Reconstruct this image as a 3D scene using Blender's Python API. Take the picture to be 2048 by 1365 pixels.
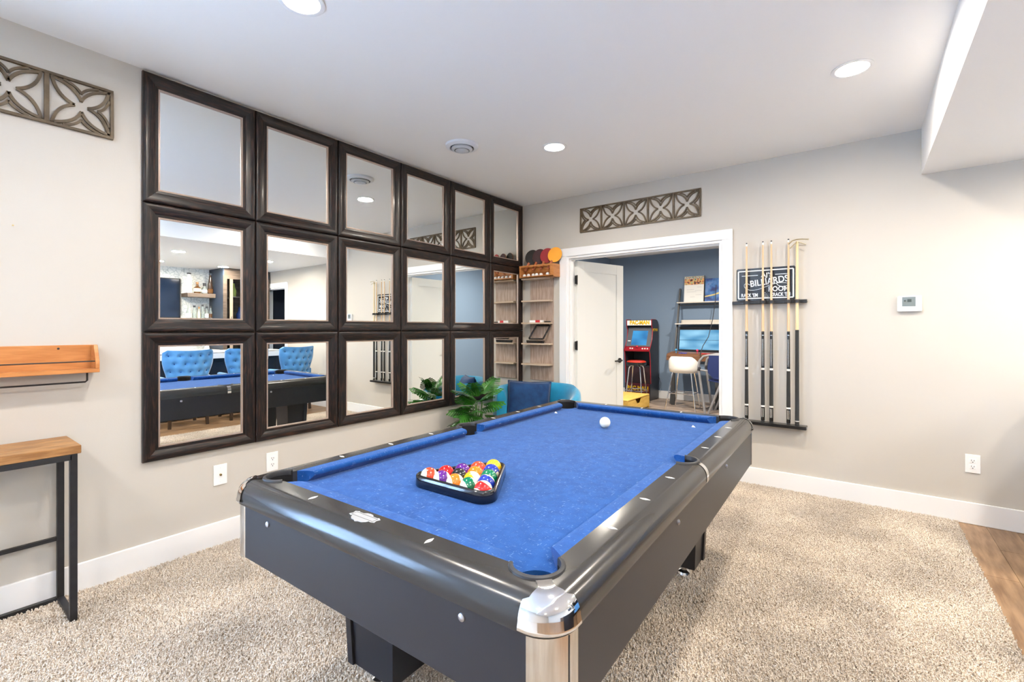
import bpy, bmesh, math, random
from mathutils import Vector, Matrix
random.seed(7)
for o in list(bpy.data.objects): bpy.data.objects.remove(o)
S = bpy.context.scene
COL = S.collection
PI = math.pi
R = math.radians

# ------------------------------------------------------------------ camera
cd = bpy.data.cameras.new('camera'); cam = bpy.data.objects.new('camera', cd); COL.objects.link(cam)
cam.location = (3.0553, -4.268, 1.285)
cam.rotation_euler = (R(90), 0, R(37.0))
cd.sensor_width = 36; cd.lens = 931.37 / 2048 * 36
cd.shift_y = -24.7 / 2048
cd.clip_start = 0.02
S.camera = cam

# ------------------------------------------------------------------ world, view
W = bpy.data.worlds.new('world'); S.world = W; W.use_nodes = True
bg = W.node_tree.nodes['Background']
bg.inputs[0].default_value = (0.44, 0.66, 1.0, 1); bg.inputs[1].default_value = 20.0
S.view_settings.view_transform = 'Standard'; S.view_settings.look = 'None'
S.view_settings.gamma = 1; S.view_settings.use_curve_mapping = False
S.view_settings.exposure = 0.33
LAMP_W = 22.0          # watts of each ceiling downlight

# room numbers (metres): left wall x=0, door wall y=0, floor z=0
H = 2.666; HL = 2.35; SX = 3.378; BX = 6.45; YF = -7.2
GX0, GX1, GY = -0.93, 3.2, 4.262
CARPET_X = 3.555

# ------------------------------------------------------------------ materials
MATS = {}
def nodes_of(m): return m.node_tree.nodes, m.node_tree.links
def mat(name, col, rough=.5, metal=0, col2=None, scale=8, stretch=(1,1,1), bump=0, bscale=None, coat=0,
        spec=.5, coord='pos', lo=.35, hi=.65, detail=4, sheen=0, emit=None, estr=0, trans=0, alpha=1, ior=1.45):
    if name in MATS: return MATS[name]
    m = bpy.data.materials.new(name); m.use_nodes = True; MATS[name] = m
    n, l = nodes_of(m); b = n['Principled BSDF']
    b.inputs['Base Color'].default_value = (*col, 1); b.inputs['Roughness'].default_value = rough
    b.inputs['Metallic'].default_value = metal; b.inputs['Specular IOR Level'].default_value = spec
    b.inputs['Coat Weight'].default_value = coat; b.inputs['Coat Roughness'].default_value = .12
    b.inputs['Transmission Weight'].default_value = trans; b.inputs['IOR'].default_value = ior
    if sheen: b.inputs['Sheen Weight'].default_value = sheen; b.inputs['Sheen Roughness'].default_value = .4
    if emit: b.inputs['Emission Color'].default_value = (*emit, 1); b.inputs['Emission Strength'].default_value = estr
    if col2 or bump:
        if coord == 'pos': g = n.new('ShaderNodeNewGeometry'); src = g.outputs['Position']
        else: g = n.new('ShaderNodeTexCoord'); src = g.outputs['Object']
        mp = n.new('ShaderNodeMapping'); mp.inputs['Scale'].default_value = stretch; l.new(src, mp.inputs[0])
        if col2:
            t = n.new('ShaderNodeTexNoise'); t.inputs['Scale'].default_value = scale; t.inputs['Detail'].default_value = detail
            l.new(mp.outputs[0], t.inputs[0])
            r = n.new('ShaderNodeValToRGB'); r.color_ramp.elements[0].position = lo; r.color_ramp.elements[1].position = hi
            r.color_ramp.elements[0].color = (*col, 1); r.color_ramp.elements[1].color = (*col2, 1)
            l.new(t.outputs['Fac'], r.inputs[0]); l.new(r.outputs[0], b.inputs['Base Color'])
        if bump:
            t2 = n.new('ShaderNodeTexNoise'); t2.inputs['Scale'].default_value = bscale or scale; t2.inputs['Detail'].default_value = 3
            l.new(mp.outputs[0], t2.inputs[0])
            bp = n.new('ShaderNodeBump'); bp.inputs['Strength'].default_value = bump; bp.inputs['Distance'].default_value = .004
            l.new(t2.outputs['Fac'], bp.inputs['Height']); l.new(bp.outputs[0], b.inputs['Normal'])
    return m

def rand_mix(m, amount=.25):
    """object-random brightness on top of whatever feeds Base Color"""
    n, l = nodes_of(m); b = n['Principled BSDF']
    oi = n.new('ShaderNodeObjectInfo'); mr = n.new('ShaderNodeMapRange')
    mr.inputs[3].default_value = 1 - amount; mr.inputs[4].default_value = 1 + amount
    l.new(oi.outputs['Random'], mr.inputs[0])
    mx = n.new('ShaderNodeVectorMath'); mx.operation = 'SCALE'
    if b.inputs['Base Color'].links: l.new(b.inputs['Base Color'].links[0].from_socket, mx.inputs[0])
    else: mx.inputs[0].default_value = b.inputs['Base Color'].default_value[:3]
    l.new(mr.outputs[0], mx.inputs['Scale']); l.new(mx.outputs[0], b.inputs['Base Color'])
    return m

wall_m   = mat('wall paint', (.555,.52,.465), .75, bump=.06, bscale=180)
ceil_m   = mat('ceiling paint', (.87,.86,.845), .55, bump=.08, bscale=120)
white_m  = mat('white trim paint', (.86,.865,.87), .35)
door_m   = mat('white door paint', (.80,.80,.765), .4)
blue_m   = mat('slate blue wall paint', (.175,.245,.345), .7, bump=.05, bscale=180)
carpet_m = mat('carpet', (.56,.49,.415), .95, col2=(.70,.645,.575), scale=260, detail=2, bump=.9, bscale=320, spec=.1)
frame_h  = mat('dark walnut frame along', (.007,.0055,.006), .36, col2=(.075,.033,.021), scale=11, stretch=(1,1.2,14), coat=.08, spec=.4, lo=.50, hi=.82, detail=5)
frame_v  = mat('dark walnut frame upright', (.007,.0055,.006), .36, col2=(.075,.033,.021), scale=11, stretch=(1,14,1.2), coat=.08, spec=.4, lo=.50, hi=.82, detail=5)
bead_m   = mat('champagne bead', (.62,.50,.43), .35, metal=.6)
glass_m  = mat('mirror silver', (.90,.93,.92), .0, metal=1)
black_m  = mat('black satin laminate', (.020,.020,.024), .36)
rail_m   = mat('charcoal satin rail', (.034,.033,.032), .20)
chrome_m = mat('chrome', (.82,.82,.83), .07, metal=1)
brush_m  = mat('brushed metal', (.74,.71,.67), .22, metal=1, col2=(.62,.58,.53), scale=20, stretch=(6,6,.4))
felt_m   = mat('blue felt', (.010,.064,.240), .95, col2=(.016,.084,.295), scale=30, bump=.35, bscale=700, sheen=.15, spec=.1)
rubber_m = mat('black rubber', (.03,.031,.034), .5)
void_m   = mat('pocket black', (.006,.006,.007), .7)
pearl_m  = mat('white inlay', (.85,.84,.8), .3)
steel_m  = mat('bolt steel', (.5,.5,.54), .3, metal=1)
bmetal_m = mat('black metal', (.014,.014,.016), .42, col2=(.02,.02,.022), scale=30)
honey_m  = mat('honey wood', (.45,.165,.042), .38, col2=(.58,.24,.072), scale=10, stretch=(3,.8,8))
oak_m    = mat('rustic oak top', (.25,.115,.037), .5, col2=(.43,.22,.08), scale=9, stretch=(7,1,7), bump=.2, bscale=30)
greyoak_m= mat('grey oak laminate', (.30,.21,.16), .5, col2=(.46,.35,.28), scale=14, stretch=(4,4,.5))
edge_m   = mat('pale oak edge', (.52,.40,.29), .5)
plate_m  = mat('white plastic', (.85,.85,.85), .3)
slot_m   = mat('dark slot', (.03,.03,.035), .5)
bronze_m = mat('bronze lattice', (.075,.052,.028), .5, col2=(.15,.108,.062), scale=14, stretch=(1,1,1), bump=.15, bscale=60)
teal_m   = mat('teal velvet', (.0,.19,.36), .7, sheen=.8, col2=(.0,.25,.45), scale=7)
navy_m   = mat('navy velvet', (.002,.024,.090), .85, sheen=.15, col2=(.004,.042,.135), scale=14, bump=.3, bscale=60)
chairblue= mat('sky blue velvet', (.05,.22,.52), .7, sheen=.6, col2=(.09,.30,.62), scale=6)
leaf_m   = mat('monstera leaf', (.008,.055,.010), .25, col2=(.045,.20,.022), scale=9, coat=.2)
stem_m   = mat('leaf stem', (.06,.16,.03), .5)
terra_m  = mat('grey planter', (.30,.29,.28), .6)
soil_m   = mat('soil', (.03,.02,.014), .95)
emit_m   = mat('lamp lens', (1,1,1), .4, emit=(1,.95,.87), estr=14)
floorw_m = rand_mix(mat('walnut plank', (.20,.112,.056), .36, col2=(.37,.228,.125), scale=5, stretch=(7,.9,1), bump=.1, bscale=40), .22)
floorg_m = rand_mix(mat('grey plank', (.22,.165,.13), .42, col2=(.40,.32,.26), scale=5, stretch=(1,8,1)), .2)
glow_m   = mat('window daylight glass', (.9,.95,1), .02, trans=1, ior=1.0)

# ------------------------------------------------------------------ mesh builder
class MB:
    def __init__(s): s.v = []; s.f = []
    def add(s, vs, fs):
        b = len(s.v); s.v += [tuple(p) for p in vs]; s.f += [tuple(b + i for i in q) for q in fs]; return s
    def box(s, x0, x1, y0, y1, z0, z1):
        return s.add([(x0,y0,z0),(x1,y0,z0),(x1,y1,z0),(x0,y1,z0),(x0,y0,z1),(x1,y0,z1),(x1,y1,z1),(x0,y1,z1)],
                     [(0,3,2,1),(4,5,6,7),(0,1,5,4),(1,2,6,5),(2,3,7,6),(3,0,4,7)])
    def beam(s, p0, p1, w, d, up=(0,0,1)):
        p0, p1 = Vector(p0), Vector(p1); t = (p1-p0).normalized(); u = Vector(up)
        if abs(t.dot(u)) > .97: u = Vector((0,1,0))
        a = t.cross(u).normalized(); b = a.cross(t).normalized()
        vs = [p + a*(w/2*i) + b*(d/2*j) for p in (p0, p1) for i, j in ((-1,-1),(1,-1),(1,1),(-1,1))]
        return s.add(vs, [(0,1,2,3),(7,6,5,4),(0,4,5,1),(1,5,6,2),(2,6,7,3),(3,7,4,0)])
    def cyl(s, p0, p1, r0, r1=None, n=16, cap=True):
        r1 = r0 if r1 is None else r1
        p0, p1 = Vector(p0), Vector(p1); t = (p1-p0).normalized()
        u = Vector((0,0,1)) if abs(t.z) < .9 else Vector((1,0,0))
        a = t.cross(u).normalized(); b = t.cross(a).normalized()
        vs = [p + (a*math.cos(2*PI*i/n) + b*math.sin(2*PI*i/n))*r for p, r in ((p0,r0),(p1,r1)) for i in range(n)]
        fs = [(i,(i+1)%n,n+(i+1)%n,n+i) for i in range(n)]
        if cap: fs += [tuple(range(n))[::-1], tuple(range(n,2*n))]
        return s.add(vs, fs)
    def tube(s, pts, r, n=8, closed=False):
        pts = [Vector(p) for p in pts]; m = len(pts); rr = r if isinstance(r, (list,tuple)) else [r]*m
        rings = []; a = None
        for i, p in enumerate(pts):
            q0 = pts[i-1] if (i or closed) else pts[0]; q1 = pts[(i+1)%m] if (i < m-1 or closed) else pts[-1]
            t = (q1-q0).normalized()
            if a is None:
                u = Vector((0,0,1)) if abs(t.z) < .9 else Vector((1,0,0)); a = t.cross(u).normalized()
            else: a = (a - t*a.dot(t)).normalized()
            b = t.cross(a)
            rings.append([p + (a*math.cos(2*PI*k/n)+b*math.sin(2*PI*k/n))*rr[i] for k in range(n)])
        vs = [v for g in rings for v in g]; fs = []
        for i in range(m if closed else m-1):
            j = (i+1)%m
            fs += [(i*n+k, i*n+(k+1)%n, j*n+(k+1)%n, j*n+k) for k in range(n)]
        if not closed: fs += [tuple(range(n))[::-1], tuple((m-1)*n+k for k in range(n))]
        return s.add(vs, fs)
    def lathe(s, prof, n=32, c=(0,0,0), axis='z', a0=0, a1=2*PI):
        full = abs(a1-a0-2*PI) < 1e-6; k = n if full else n+1; vs = []
        for i in range(k):
            a = a0 + (a1-a0)*i/n
            for r, z in prof:
                x, y = r*math.cos(a), r*math.sin(a)
                p = (x,y,z) if axis == 'z' else ((z,x,y) if axis == 'x' else (y,z,x))
                vs.append((p[0]+c[0], p[1]+c[1], p[2]+c[2]))
        m = len(prof)
        fs = [(i*m+j, ((i+1)%k)*m+j, ((i+1)%k)*m+j+1, i*m+j+1) for i in range(n) for j in range(m-1)]
        return s.add(vs, fs)
    def prism(s, poly, h0, h1, axis='z'):
        f = {'z': lambda p,h: (p[0],p[1],h), 'y': lambda p,h: (p[0],h,p[1]), 'x': lambda p,h: (h,p[0],p[1])}[axis]
        n = len(poly); vs = [f(p,h0) for p in poly] + [f(p,h1) for p in poly]
        return s.add(vs, [tuple(range(n))[::-1], tuple(range(n,2*n))] + [(i,(i+1)%n,n+(i+1)%n,n+i) for i in range(n)])
    def sphere(s, c, r, n=16, m=10, sc=(1,1,1)):
        vs = [(c[0],c[1],c[2]-r*sc[2])]; fs = []
        for j in range(1,m):
            t = PI*j/m
            for i in range(n):
                a = 2*PI*i/n; vs.append((c[0]+r*sc[0]*math.sin(t)*math.cos(a), c[1]+r*sc[1]*math.sin(t)*math.sin(a), c[2]-r*sc[2]*math.cos(t)))
        vs.append((c[0],c[1],c[2]+r*sc[2])); e = len(vs)-1
        for i in range(n):
            fs.append((0,1+(i+1)%n,1+i)); fs.append((e, e-n+i, e-n+(i+1)%n))
        for j in range(m-2):
            for i in range(n): fs.append((1+j*n+i,1+j*n+(i+1)%n,1+(j+1)*n+(i+1)%n,1+(j+1)*n+i))
        return s.add(vs, fs)
    def grid(s, rows, closed=False):
        m = len(rows[0]); vs = [p for r in rows for p in r]; k = len(rows)
        return s.add(vs, [(i*m+j, i*m+(j+1)%m, (i+1)*m+(j+1)%m, (i+1)*m+j) for i in range(k-1) for j in range(m if closed else m-1)])
    def mesh(s, name, m, smooth=True, ang=35, fix=True):
        me = bpy.data.meshes.new(name); me.from_pydata(s.v, [], s.f); me.update()
        if fix:
            bm = bmesh.new(); bm.from_mesh(me); bmesh.ops.remove_doubles(bm, verts=bm.verts, dist=1e-6)
            bmesh.ops.recalc_face_normals(bm, faces=bm.faces); bm.to_mesh(me); bm.free()
        if smooth:
            for p in me.polygons: p.use_smooth = True
            me.set_sharp_from_angle(angle=R(ang))
        if m: me.materials.append(m)
        return me
    def build(s, name, m, parent=None, bevel=0, loc=None, rot=None, smooth=True, ang=35, subs=0, fix=True):
        return obj(name, s.mesh(name, m, smooth, ang, fix), parent, bevel, loc, rot, subs)

def obj(name, me, parent=None, bevel=0, loc=None, rot=None, subs=0):
    o = bpy.data.objects.new(name, me); COL.objects.link(o)
    if parent: o.parent = parent
    if loc: o.location = loc
    if rot: o.rotation_euler = rot
    if bevel:
        b = o.modifiers.new('bevel', 'BEVEL'); b.width = bevel; b.segments = 2; b.limit_method = 'ANGLE'; b.angle_limit = R(40)
        b.harden_normals = True
    if subs:
        q = o.modifiers.new('subsurf', 'SUBSURF'); q.levels = subs; q.render_levels = subs
    return o

def tag(o, label=None, cat=None, group=None, kind=None):
    if label: o['label'] = label
    if cat: o['category'] = cat
    if group: o['group'] = group
    if kind: o['kind'] = kind
    return o
def thing(name, label, cat, loc=(0,0,0), rz=0, group=None, parent=None):
    o = bpy.data.objects.new(name, None); COL.objects.link(o); o.empty_display_size = .05
    o.location = loc; o.rotation_euler = (0,0,rz)
    return tag(o, label, cat, group)
def struct(o, label=None, cat=None):
    return tag(o, label, cat, None, 'structure')
def copy_tree(o, parent=None):
    c = o.copy(); COL.objects.link(c); c.parent = parent
    for ch in list(o.children): copy_tree(ch, c)
    return c
def text_mesh(body, size, extrude=.0008, m=None, spacing=1, align='CENTER', shear=0, width=None, bold=0):
    cu = bpy.data.curves.new('text', 'FONT'); cu.body = body; cu.size = size; cu.extrude = extrude
    cu.align_x = align; cu.align_y = 'CENTER'; cu.space_character = spacing; cu.shear = shear; cu.resolution_u = 3; cu.offset = bold
    t = bpy.data.objects.new('text', cu); COL.objects.link(t)
    me = bpy.data.meshes.new_from_object(t.evaluated_get(bpy.context.evaluated_depsgraph_get()))
    bpy.data.objects.remove(t)
    if width:
        xs = [v.co.x for v in me.vertices]; k = width/(max(xs)-min(xs))
        for v in me.vertices: v.co.x *= k
    me.materials.clear(); me.materials.append(m)
    return me
def cut(o, cutters):
    """subtract meshes (MB) from object o and keep the result as its mesh"""
    tmp = []
    for c in cutters:
        t = bpy.data.objects.new('tmp', c.mesh('tmp', None, False)); COL.objects.link(t); tmp.append(t)
        t.matrix_world = Matrix()
        md = o.modifiers.new('cut', 'BOOLEAN'); md.operation = 'DIFFERENCE'; md.object = t; md.solver = 'EXACT'
    bpy.context.view_layer.update()
    me = bpy.data.meshes.new_from_object(o.evaluated_get(bpy.context.evaluated_depsgraph_get()))
    o.modifiers.clear(); o.data = me
    for t in tmp: bpy.data.objects.remove(t)
    for p in me.polygons: p.use_smooth = True
    me.set_sharp_from_angle(angle=R(35))
    return o

def add_lint(m, amount=.5):
    """pale lint fibres scattered on the cloth"""
    n, l = nodes_of(m); b = n['Principled BSDF']; g = n.new('ShaderNodeNewGeometry'); fac = None
    for k, (sc, st, th) in enumerate(((55,(1,5,1),.70),(55,(5,1,1),.70),(260,(1,1,1),.74))):
        mp = n.new('ShaderNodeMapping'); mp.inputs['Scale'].default_value = st; mp.inputs['Rotation'].default_value = (0,0,.6+k); l.new(g.outputs['Position'], mp.inputs[0])
        t = n.new('ShaderNodeTexNoise'); t.inputs['Scale'].default_value = sc; t.inputs['Detail'].default_value = 2; l.new(mp.outputs[0], t.inputs[0])
        r = n.new('ShaderNodeMapRange'); r.inputs[1].default_value = th-.03; r.inputs[2].default_value = th+.05; r.inputs[4].default_value = amount; l.new(t.outputs['Fac'], r.inputs[0])
        if fac is None: fac = r.outputs[0]
        else:
            mx = n.new('ShaderNodeMath'); mx.operation = 'MAXIMUM'; l.new(fac, mx.inputs[0]); l.new(r.outputs[0], mx.inputs[1]); fac = mx.outputs[0]
    mix = n.new('ShaderNodeMix'); mix.data_type = 'RGBA'; l.new(fac, mix.inputs[0]); l.new(b.inputs['Base Color'].links[0].from_socket, mix.inputs[6]); mix.inputs[7].default_value = (.30,.40,.62,1)
    l.new(mix.outputs[2], b.inputs['Base Color'])
add_lint(felt_m)
# ------------------------------------------------------------------ the setting
T = .12
def sbox(name, m, *a, **k): return struct(MB().box(*a).build(name, m, **k))
sbox('floor', carpet_m, 0, CARPET_X, YF, 0, -.05, 0)
fw = sbox('floor_wood', mat('floor underlay', (.06,.035,.02), .8), CARPET_X, BX, YF, 0, -.05, -.006)
unit = MB().box(0,1,0,1,0,1).mesh('plank', floorw_m, False)
pw = .137; row = 0; x = CARPET_X
while x < BX-.01:
    y = -.84 if row == 0 else -random.uniform(.3,1.5); ends = [0]
    while y > YF: ends.append(y); y -= random.uniform(1.1,1.9)
    ends.append(YF)
    for a, b in zip(ends, ends[1:]):
        p = obj('plank', unit, fw); p.location = (x+.0007, b+.0007, -.006); p.scale = (min(pw, BX-x)-.0014, a-b-.0014, .006+random.uniform(-.0004,.0004))
    x += pw; row += 1
fg = sbox('floor_game_room', mat('floor underlay', (.06,.035,.02), .8), GX0, GX1, 0, GY, -.05, -.006)
unitg = MB().box(0,1,0,1,0,1).mesh('plank', floorg_m, False)
y = 0; row = 0
while y < GY-.01:
    xs = [GX0]; x = GX0 + random.uniform(.2,1.2)
    while x < GX1-.2: xs.append(x); x += random.uniform(.9,1.3)
    xs.append(GX1)
    for a, b in zip(xs, xs[1:]):
        p = obj('plank', unitg, fg); p.location = (a+.0008, y+.0008, -.006); p.scale = (b-a-.0016, min(.18, GY-y)-.0016, .006+random.uniform(-.0004,.0004))
    y += .18; row += 1
WY0, WY1, WZ0, WZ1 = -6.60, -4.72, .25, 2.10
wl_ = MB()
wl_.box(-T, 0, WY1, T, 0, H).box(-T, 0, YF-T, WY0, 0, H).box(-T, 0, WY0, WY1, 0, WZ0).box(-T, 0, WY0, WY1, WZ1, H)
struct(wl_.build('wall_left', wall_m, smooth=False))
# door wall: openings 1 (double door) and 3 (single door by the bar)
DX0, DX1, DZ = .570, 2.090, 2.040
EX0, EX1, EZ = 5.310, 6.07, 2.040
wb = MB()
wb.box(-T, DX0, 0, T, 0, H).box(DX0, DX1, 0, T, DZ, H).box(DX1, EX0, 0, T, 0, H).box(EX0, EX1, 0, T, EZ, H).box(EX1, BX+T, 0, T, 0, H)
struct(wb.build('wall_back', wall_m, smooth=False))
paper_m = mat('leaf wallpaper', (.80,.80,.77), .6)
n, l = nodes_of(paper_m)
g = n.new('ShaderNodeNewGeometry'); vo = n.new('ShaderNodeTexVoronoi'); vo.feature = 'DISTANCE_TO_EDGE'; vo.inputs['Scale'].default_value = 15
l.new(g.outputs['Position'], vo.inputs['Vector']); rp = n.new('ShaderNodeValToRGB')
rp.color_ramp.elements[0].position = .02; rp.color_ramp.elements[1].position = .06
rp.color_ramp.elements[0].color = (.50,.54,.52,1); rp.color_ramp.elements[1].color = (.80,.80,.77,1)
l.new(vo.outputs['Distance'], rp.inputs[0]); l.new(rp.outputs[0], n['Principled BSDF'].inputs['Base Color'])
sbox('wall_right', paper_m, BX, BX+T, YF-T, 0, 0, H)
sbox('wall_front', wall_m, 0, BX, YF-T, YF, 0, H)
# daylight window in the left wall, nearer than the camera sees
w1 = MB(); ym = (WY0+WY1)/2
for a in ((WY0,WY0+.06,WZ0,WZ1),(WY1-.06,WY1,WZ0,WZ1),(WY0,WY1,WZ1-.06,WZ1),(WY0,WY1,WZ0,WZ0+.06),(ym-.03,ym+.03,WZ0,WZ1)): w1.box(-.09,.012,a[0],a[1],a[2],a[3])
w1 = struct(w1.build('window_1', white_m, smooth=False))
for a, b in ((WY0+.06,ym-.03),(ym+.03,WY1-.06)): MB().box(-.05,-.044,a,b,WZ0+.06,WZ1-.06).build('pane', glow_m, w1, smooth=False)
pl = bpy.data.lights.new('window_portal', 'AREA'); pl.shape = 'RECTANGLE'; pl.size = WZ1-WZ0; pl.size_y = WY1-WY0; pl.cycles.is_portal = True
po = bpy.data.objects.new('window_portal', pl); COL.objects.link(po); po.location = (-.10, ym, (WZ0+WZ1)/2); po.rotation_euler = (0,R(-90),0)
sbox('ceiling', ceil_m, -T, SX, YF-T, 0, H, H+.1)
struct(MB().box(SX, BX+T, YF-T, 0, HL, H+.1).build('ceiling_soffit', ceil_m, smooth=False))
# game room shell
sbox('wall_game_back', blue_m, GX0-T, GX1+T, GY, GY+T, 0, H)
sbox('wall_game_left', blue_m, GX0-T, GX0, T, GY, 0, H)
sbox('wall_game_right', blue_m, GX1, GX1+T, T, GY, 0, H)
wg = MB(); wg.box(GX0, DX0, T, T+.012, 0, H).box(DX0, DX1, T, T+.012, DZ, H).box(DX1, GX1, T, T+.012, 0, H)
struct(wg.build('wall_game_front', blue_m, smooth=False))
sbox('ceiling_game_room', ceil_m, GX0-T, GX1+T, 0, GY+T, H, H+.1)
# room behind the bar-side door, every face in one dark colour
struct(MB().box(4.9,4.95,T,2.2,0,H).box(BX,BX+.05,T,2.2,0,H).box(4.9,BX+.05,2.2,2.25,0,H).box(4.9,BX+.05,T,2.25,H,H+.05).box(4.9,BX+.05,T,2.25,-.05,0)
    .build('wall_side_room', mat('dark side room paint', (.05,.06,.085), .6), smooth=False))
# baseboards
bh = .142
def baseboard(name, x0, x1, y0, y1): return struct(MB().box(x0,x1,y0,y1,0,bh).build(name, white_m, bevel=.004))
baseboard('baseboard_left', 0, .015, YF, 0)
baseboard('baseboard_back', 2.180, 5.20, -.015, 0)
baseboard('baseboard_back_corner', .015, .478, -.015, 0)
baseboard('baseboard_game_back', GX0, GX1, GY-.015, GY)
baseboard('baseboard_game_left', GX0, GX0+.015, T+.02, GY-.015)
# casings and jambs
def casing(name, x0, x1, zt, w=.088):
    t = struct(MB().box(x0-.012, x0+.018, -.004, T+.016, 0, zt-.018).box(x1-.018, x1+.012, -.004, T+.016, 0, zt-.018).box(x0-.012, x1+.012, -.004, T+.016, zt-.018, zt+.012)
        .box(x0+.018, x0+.030, .03, .075, 0, zt-.03).box(x1-.030, x1-.018, .03, .075, 0, zt-.03).box(x0+.018, x1-.018, .03, .075, zt-.030, zt-.018).build(name, white_m, smooth=False))
    MB().box(x0-w, x0-.004, -.018, 0, 0, zt+.004).build('casing_side', white_m, t, bevel=.003)
    MB().box(x1+.004, x1+w, -.018, 0, 0, zt+.004).build('casing_side', white_m, t, bevel=.003)
    MB().box(x0-w, x1+w, -.020, 0, zt+.004, zt+w).build('casing_head', white_m, t, bevel=.003)
    return t
casing('trim_1', DX0, DX1, DZ)
casing('trim_2', EX0, EX1, EZ)
hinge_m = mat('black hinge', (.012,.012,.013), .4)
def door(name, x, y, ang, w, hinge_left=True):
    """leaf hinged at (x,y); local +x runs along the leaf"""
    o = MB().box(.004, w, -.0175, .0175, .012, DZ-.028).build(name, door_m, bevel=.002)
    struct(o); o.location = (x, y, 0); o.rotation_euler = (0,0,ang)
    # shaker stiles and rails on both faces
    for s in (-1, 1):
        y0, y1 = (.0175,.0215) if s > 0 else (-.0215,-.0175)
        for a in ((.004,.115,.012,DZ-.028), (w-.111,w,.012,DZ-.028)): MB().box(a[0],a[1],y0,y1,a[2],a[3]).build('stile', door_m, o, bevel=.0015)
        for a in ((.115,w-.111,DZ-.14,DZ-.028), (.115,w-.111,.012,.19)): MB().box(a[0],a[1],y0,y1,a[2],a[3]).build('rail', door_m, o, bevel=.0015)
    for z in (.24, 1.105, 1.806):
        MB().cyl((-.004,-.0225,z-.05),(-.004,-.0225,z+.05),.008,n=10).box(-.03,.004,-.021,-.017,z-.045,z+.045).build('hinge', hinge_m, o)
    for s in (-1,1):
        hd = MB().cyl((w-.065,s*.0215,.92),(w-.065,s*.030,.92),.028,n=20).cyl((w-.065,s*.03,.92),(w-.065,s*.062,.92),.010,n=12)
        hd.tube([(w-.065,s*.058,.92),(w-.09,s*.06,.92),(w-.13,s*.058,.918),(w-.175,s*.056,.916)], [.010,.011,.010,.008], 10)
        hd.build('lever_handle', hinge_m, o)
    return o
door('door_1', DX0+.03, .125, R(73), .735)
d2 = door('door_2', DX1-.03, .125, R(91), .735)

# ------------------------------------------------------------------ downlights
def downlight(x, y, z, label, watts=None, r=.075, col=(1,.905,.78), group='recessed ceiling lights'):
    t = thing('recessed_light', label, 'ceiling light', (x,y,z), 0, group)
    MB().lathe([(r,-.001),(r+.018,-.001),(r+.019,-.004),(r+.014,-.006),(r,-.005),(r,-.001)], 32).build('trim_ring', white_m, t)
    MB().lathe([(0,-.003),(r*.6,-.0035),(r,-.003)], 32).build('lens', emit_m, t)
    ld = bpy.data.lights.new('lamp', 'AREA'); ld.shape = 'DISK'; ld.size = 2*r; ld.energy = LAMP_W if watts is None else watts; ld.color = col; ld.spread = R(175)
    lo = bpy.data.objects.new('lamp', ld); COL.objects.link(lo); lo.parent = t; lo.location = (0,0,-.012)
    return t
downlight(1.165,-3.235,H,'recessed ceiling light cut off by the top edge, above the mirrors')
downlight(1.185,-1.25,H,'small round recessed ceiling light next to the round air vent')
downlight(3.01,-1.21,H,'recessed ceiling light beside the lowered soffit at upper right')
downlight(3.01,-3.235,H,'recessed ceiling light just above the camera, out of view', group='ceiling lights out of view')
for x, w in ((1.165,'left'),(3.01,'right')): downlight(x,-5.3,H,'recessed ceiling light behind the camera at %s, out of view' % w, group='ceiling lights out of view')
downlight(4.45,-1.92,HL,'large recessed light reflected in the middle mirror of the leftmost column')
downlight(5.72,-1.80,HL,'recessed light at the left edge of the bar reflection')
downlight(5.69,-.88,HL,'recessed light reflected just above the bar cabinet')
downlight(4.43,-.74,HL,'starry recessed light reflected in the middle mirror of the second column')
for y, w in ((-3.9,'beside'),(-5.8,'behind')): downlight(4.45,y,HL,'added recessed light in the lowered ceiling %s the camera, out of view' % w, group='ceiling lights out of view')  # two unseen lamps, added to keep the lighting symmetrical
downlight(.1,1.9,H,'game room recessed light above the arcade cabinet, out of view', 72, group='ceiling lights out of view')
downlight(1.9,2.2,H,'game room recessed light above the right half, out of view', 85, group='ceiling lights out of view')
# round air diffuser
t = thing('ceiling_vent', 'round white ceiling air vent with stepped rings near the mirrors', 'air vent', (.644,-1.694,H))
ventgrey = mat('vent grey', (.55,.58,.62), .4)
MB().lathe([(.125,0),(.122,-.014),(.092,-.024),(.088,-.018),(.088,0)],40).build('outer_ring', mat('vent white', (.74,.77,.82), .4), t)
MB().lathe([(.088,-.004),(.0,-.004)],40).build('throat', slot_m, t)
MB().lathe([(.076,-.018),(.080,-.030),(.058,-.040),(.054,-.030),(.076,-.018)],40).build('middle_ring', ventgrey, t)
MB().lathe([(.046,-.030),(.050,-.042),(.034,-.050),(0,-.051)],32).lathe([(.046,-.03),(.012,-.004)],24).build('centre_cone', ventgrey, t)
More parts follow.
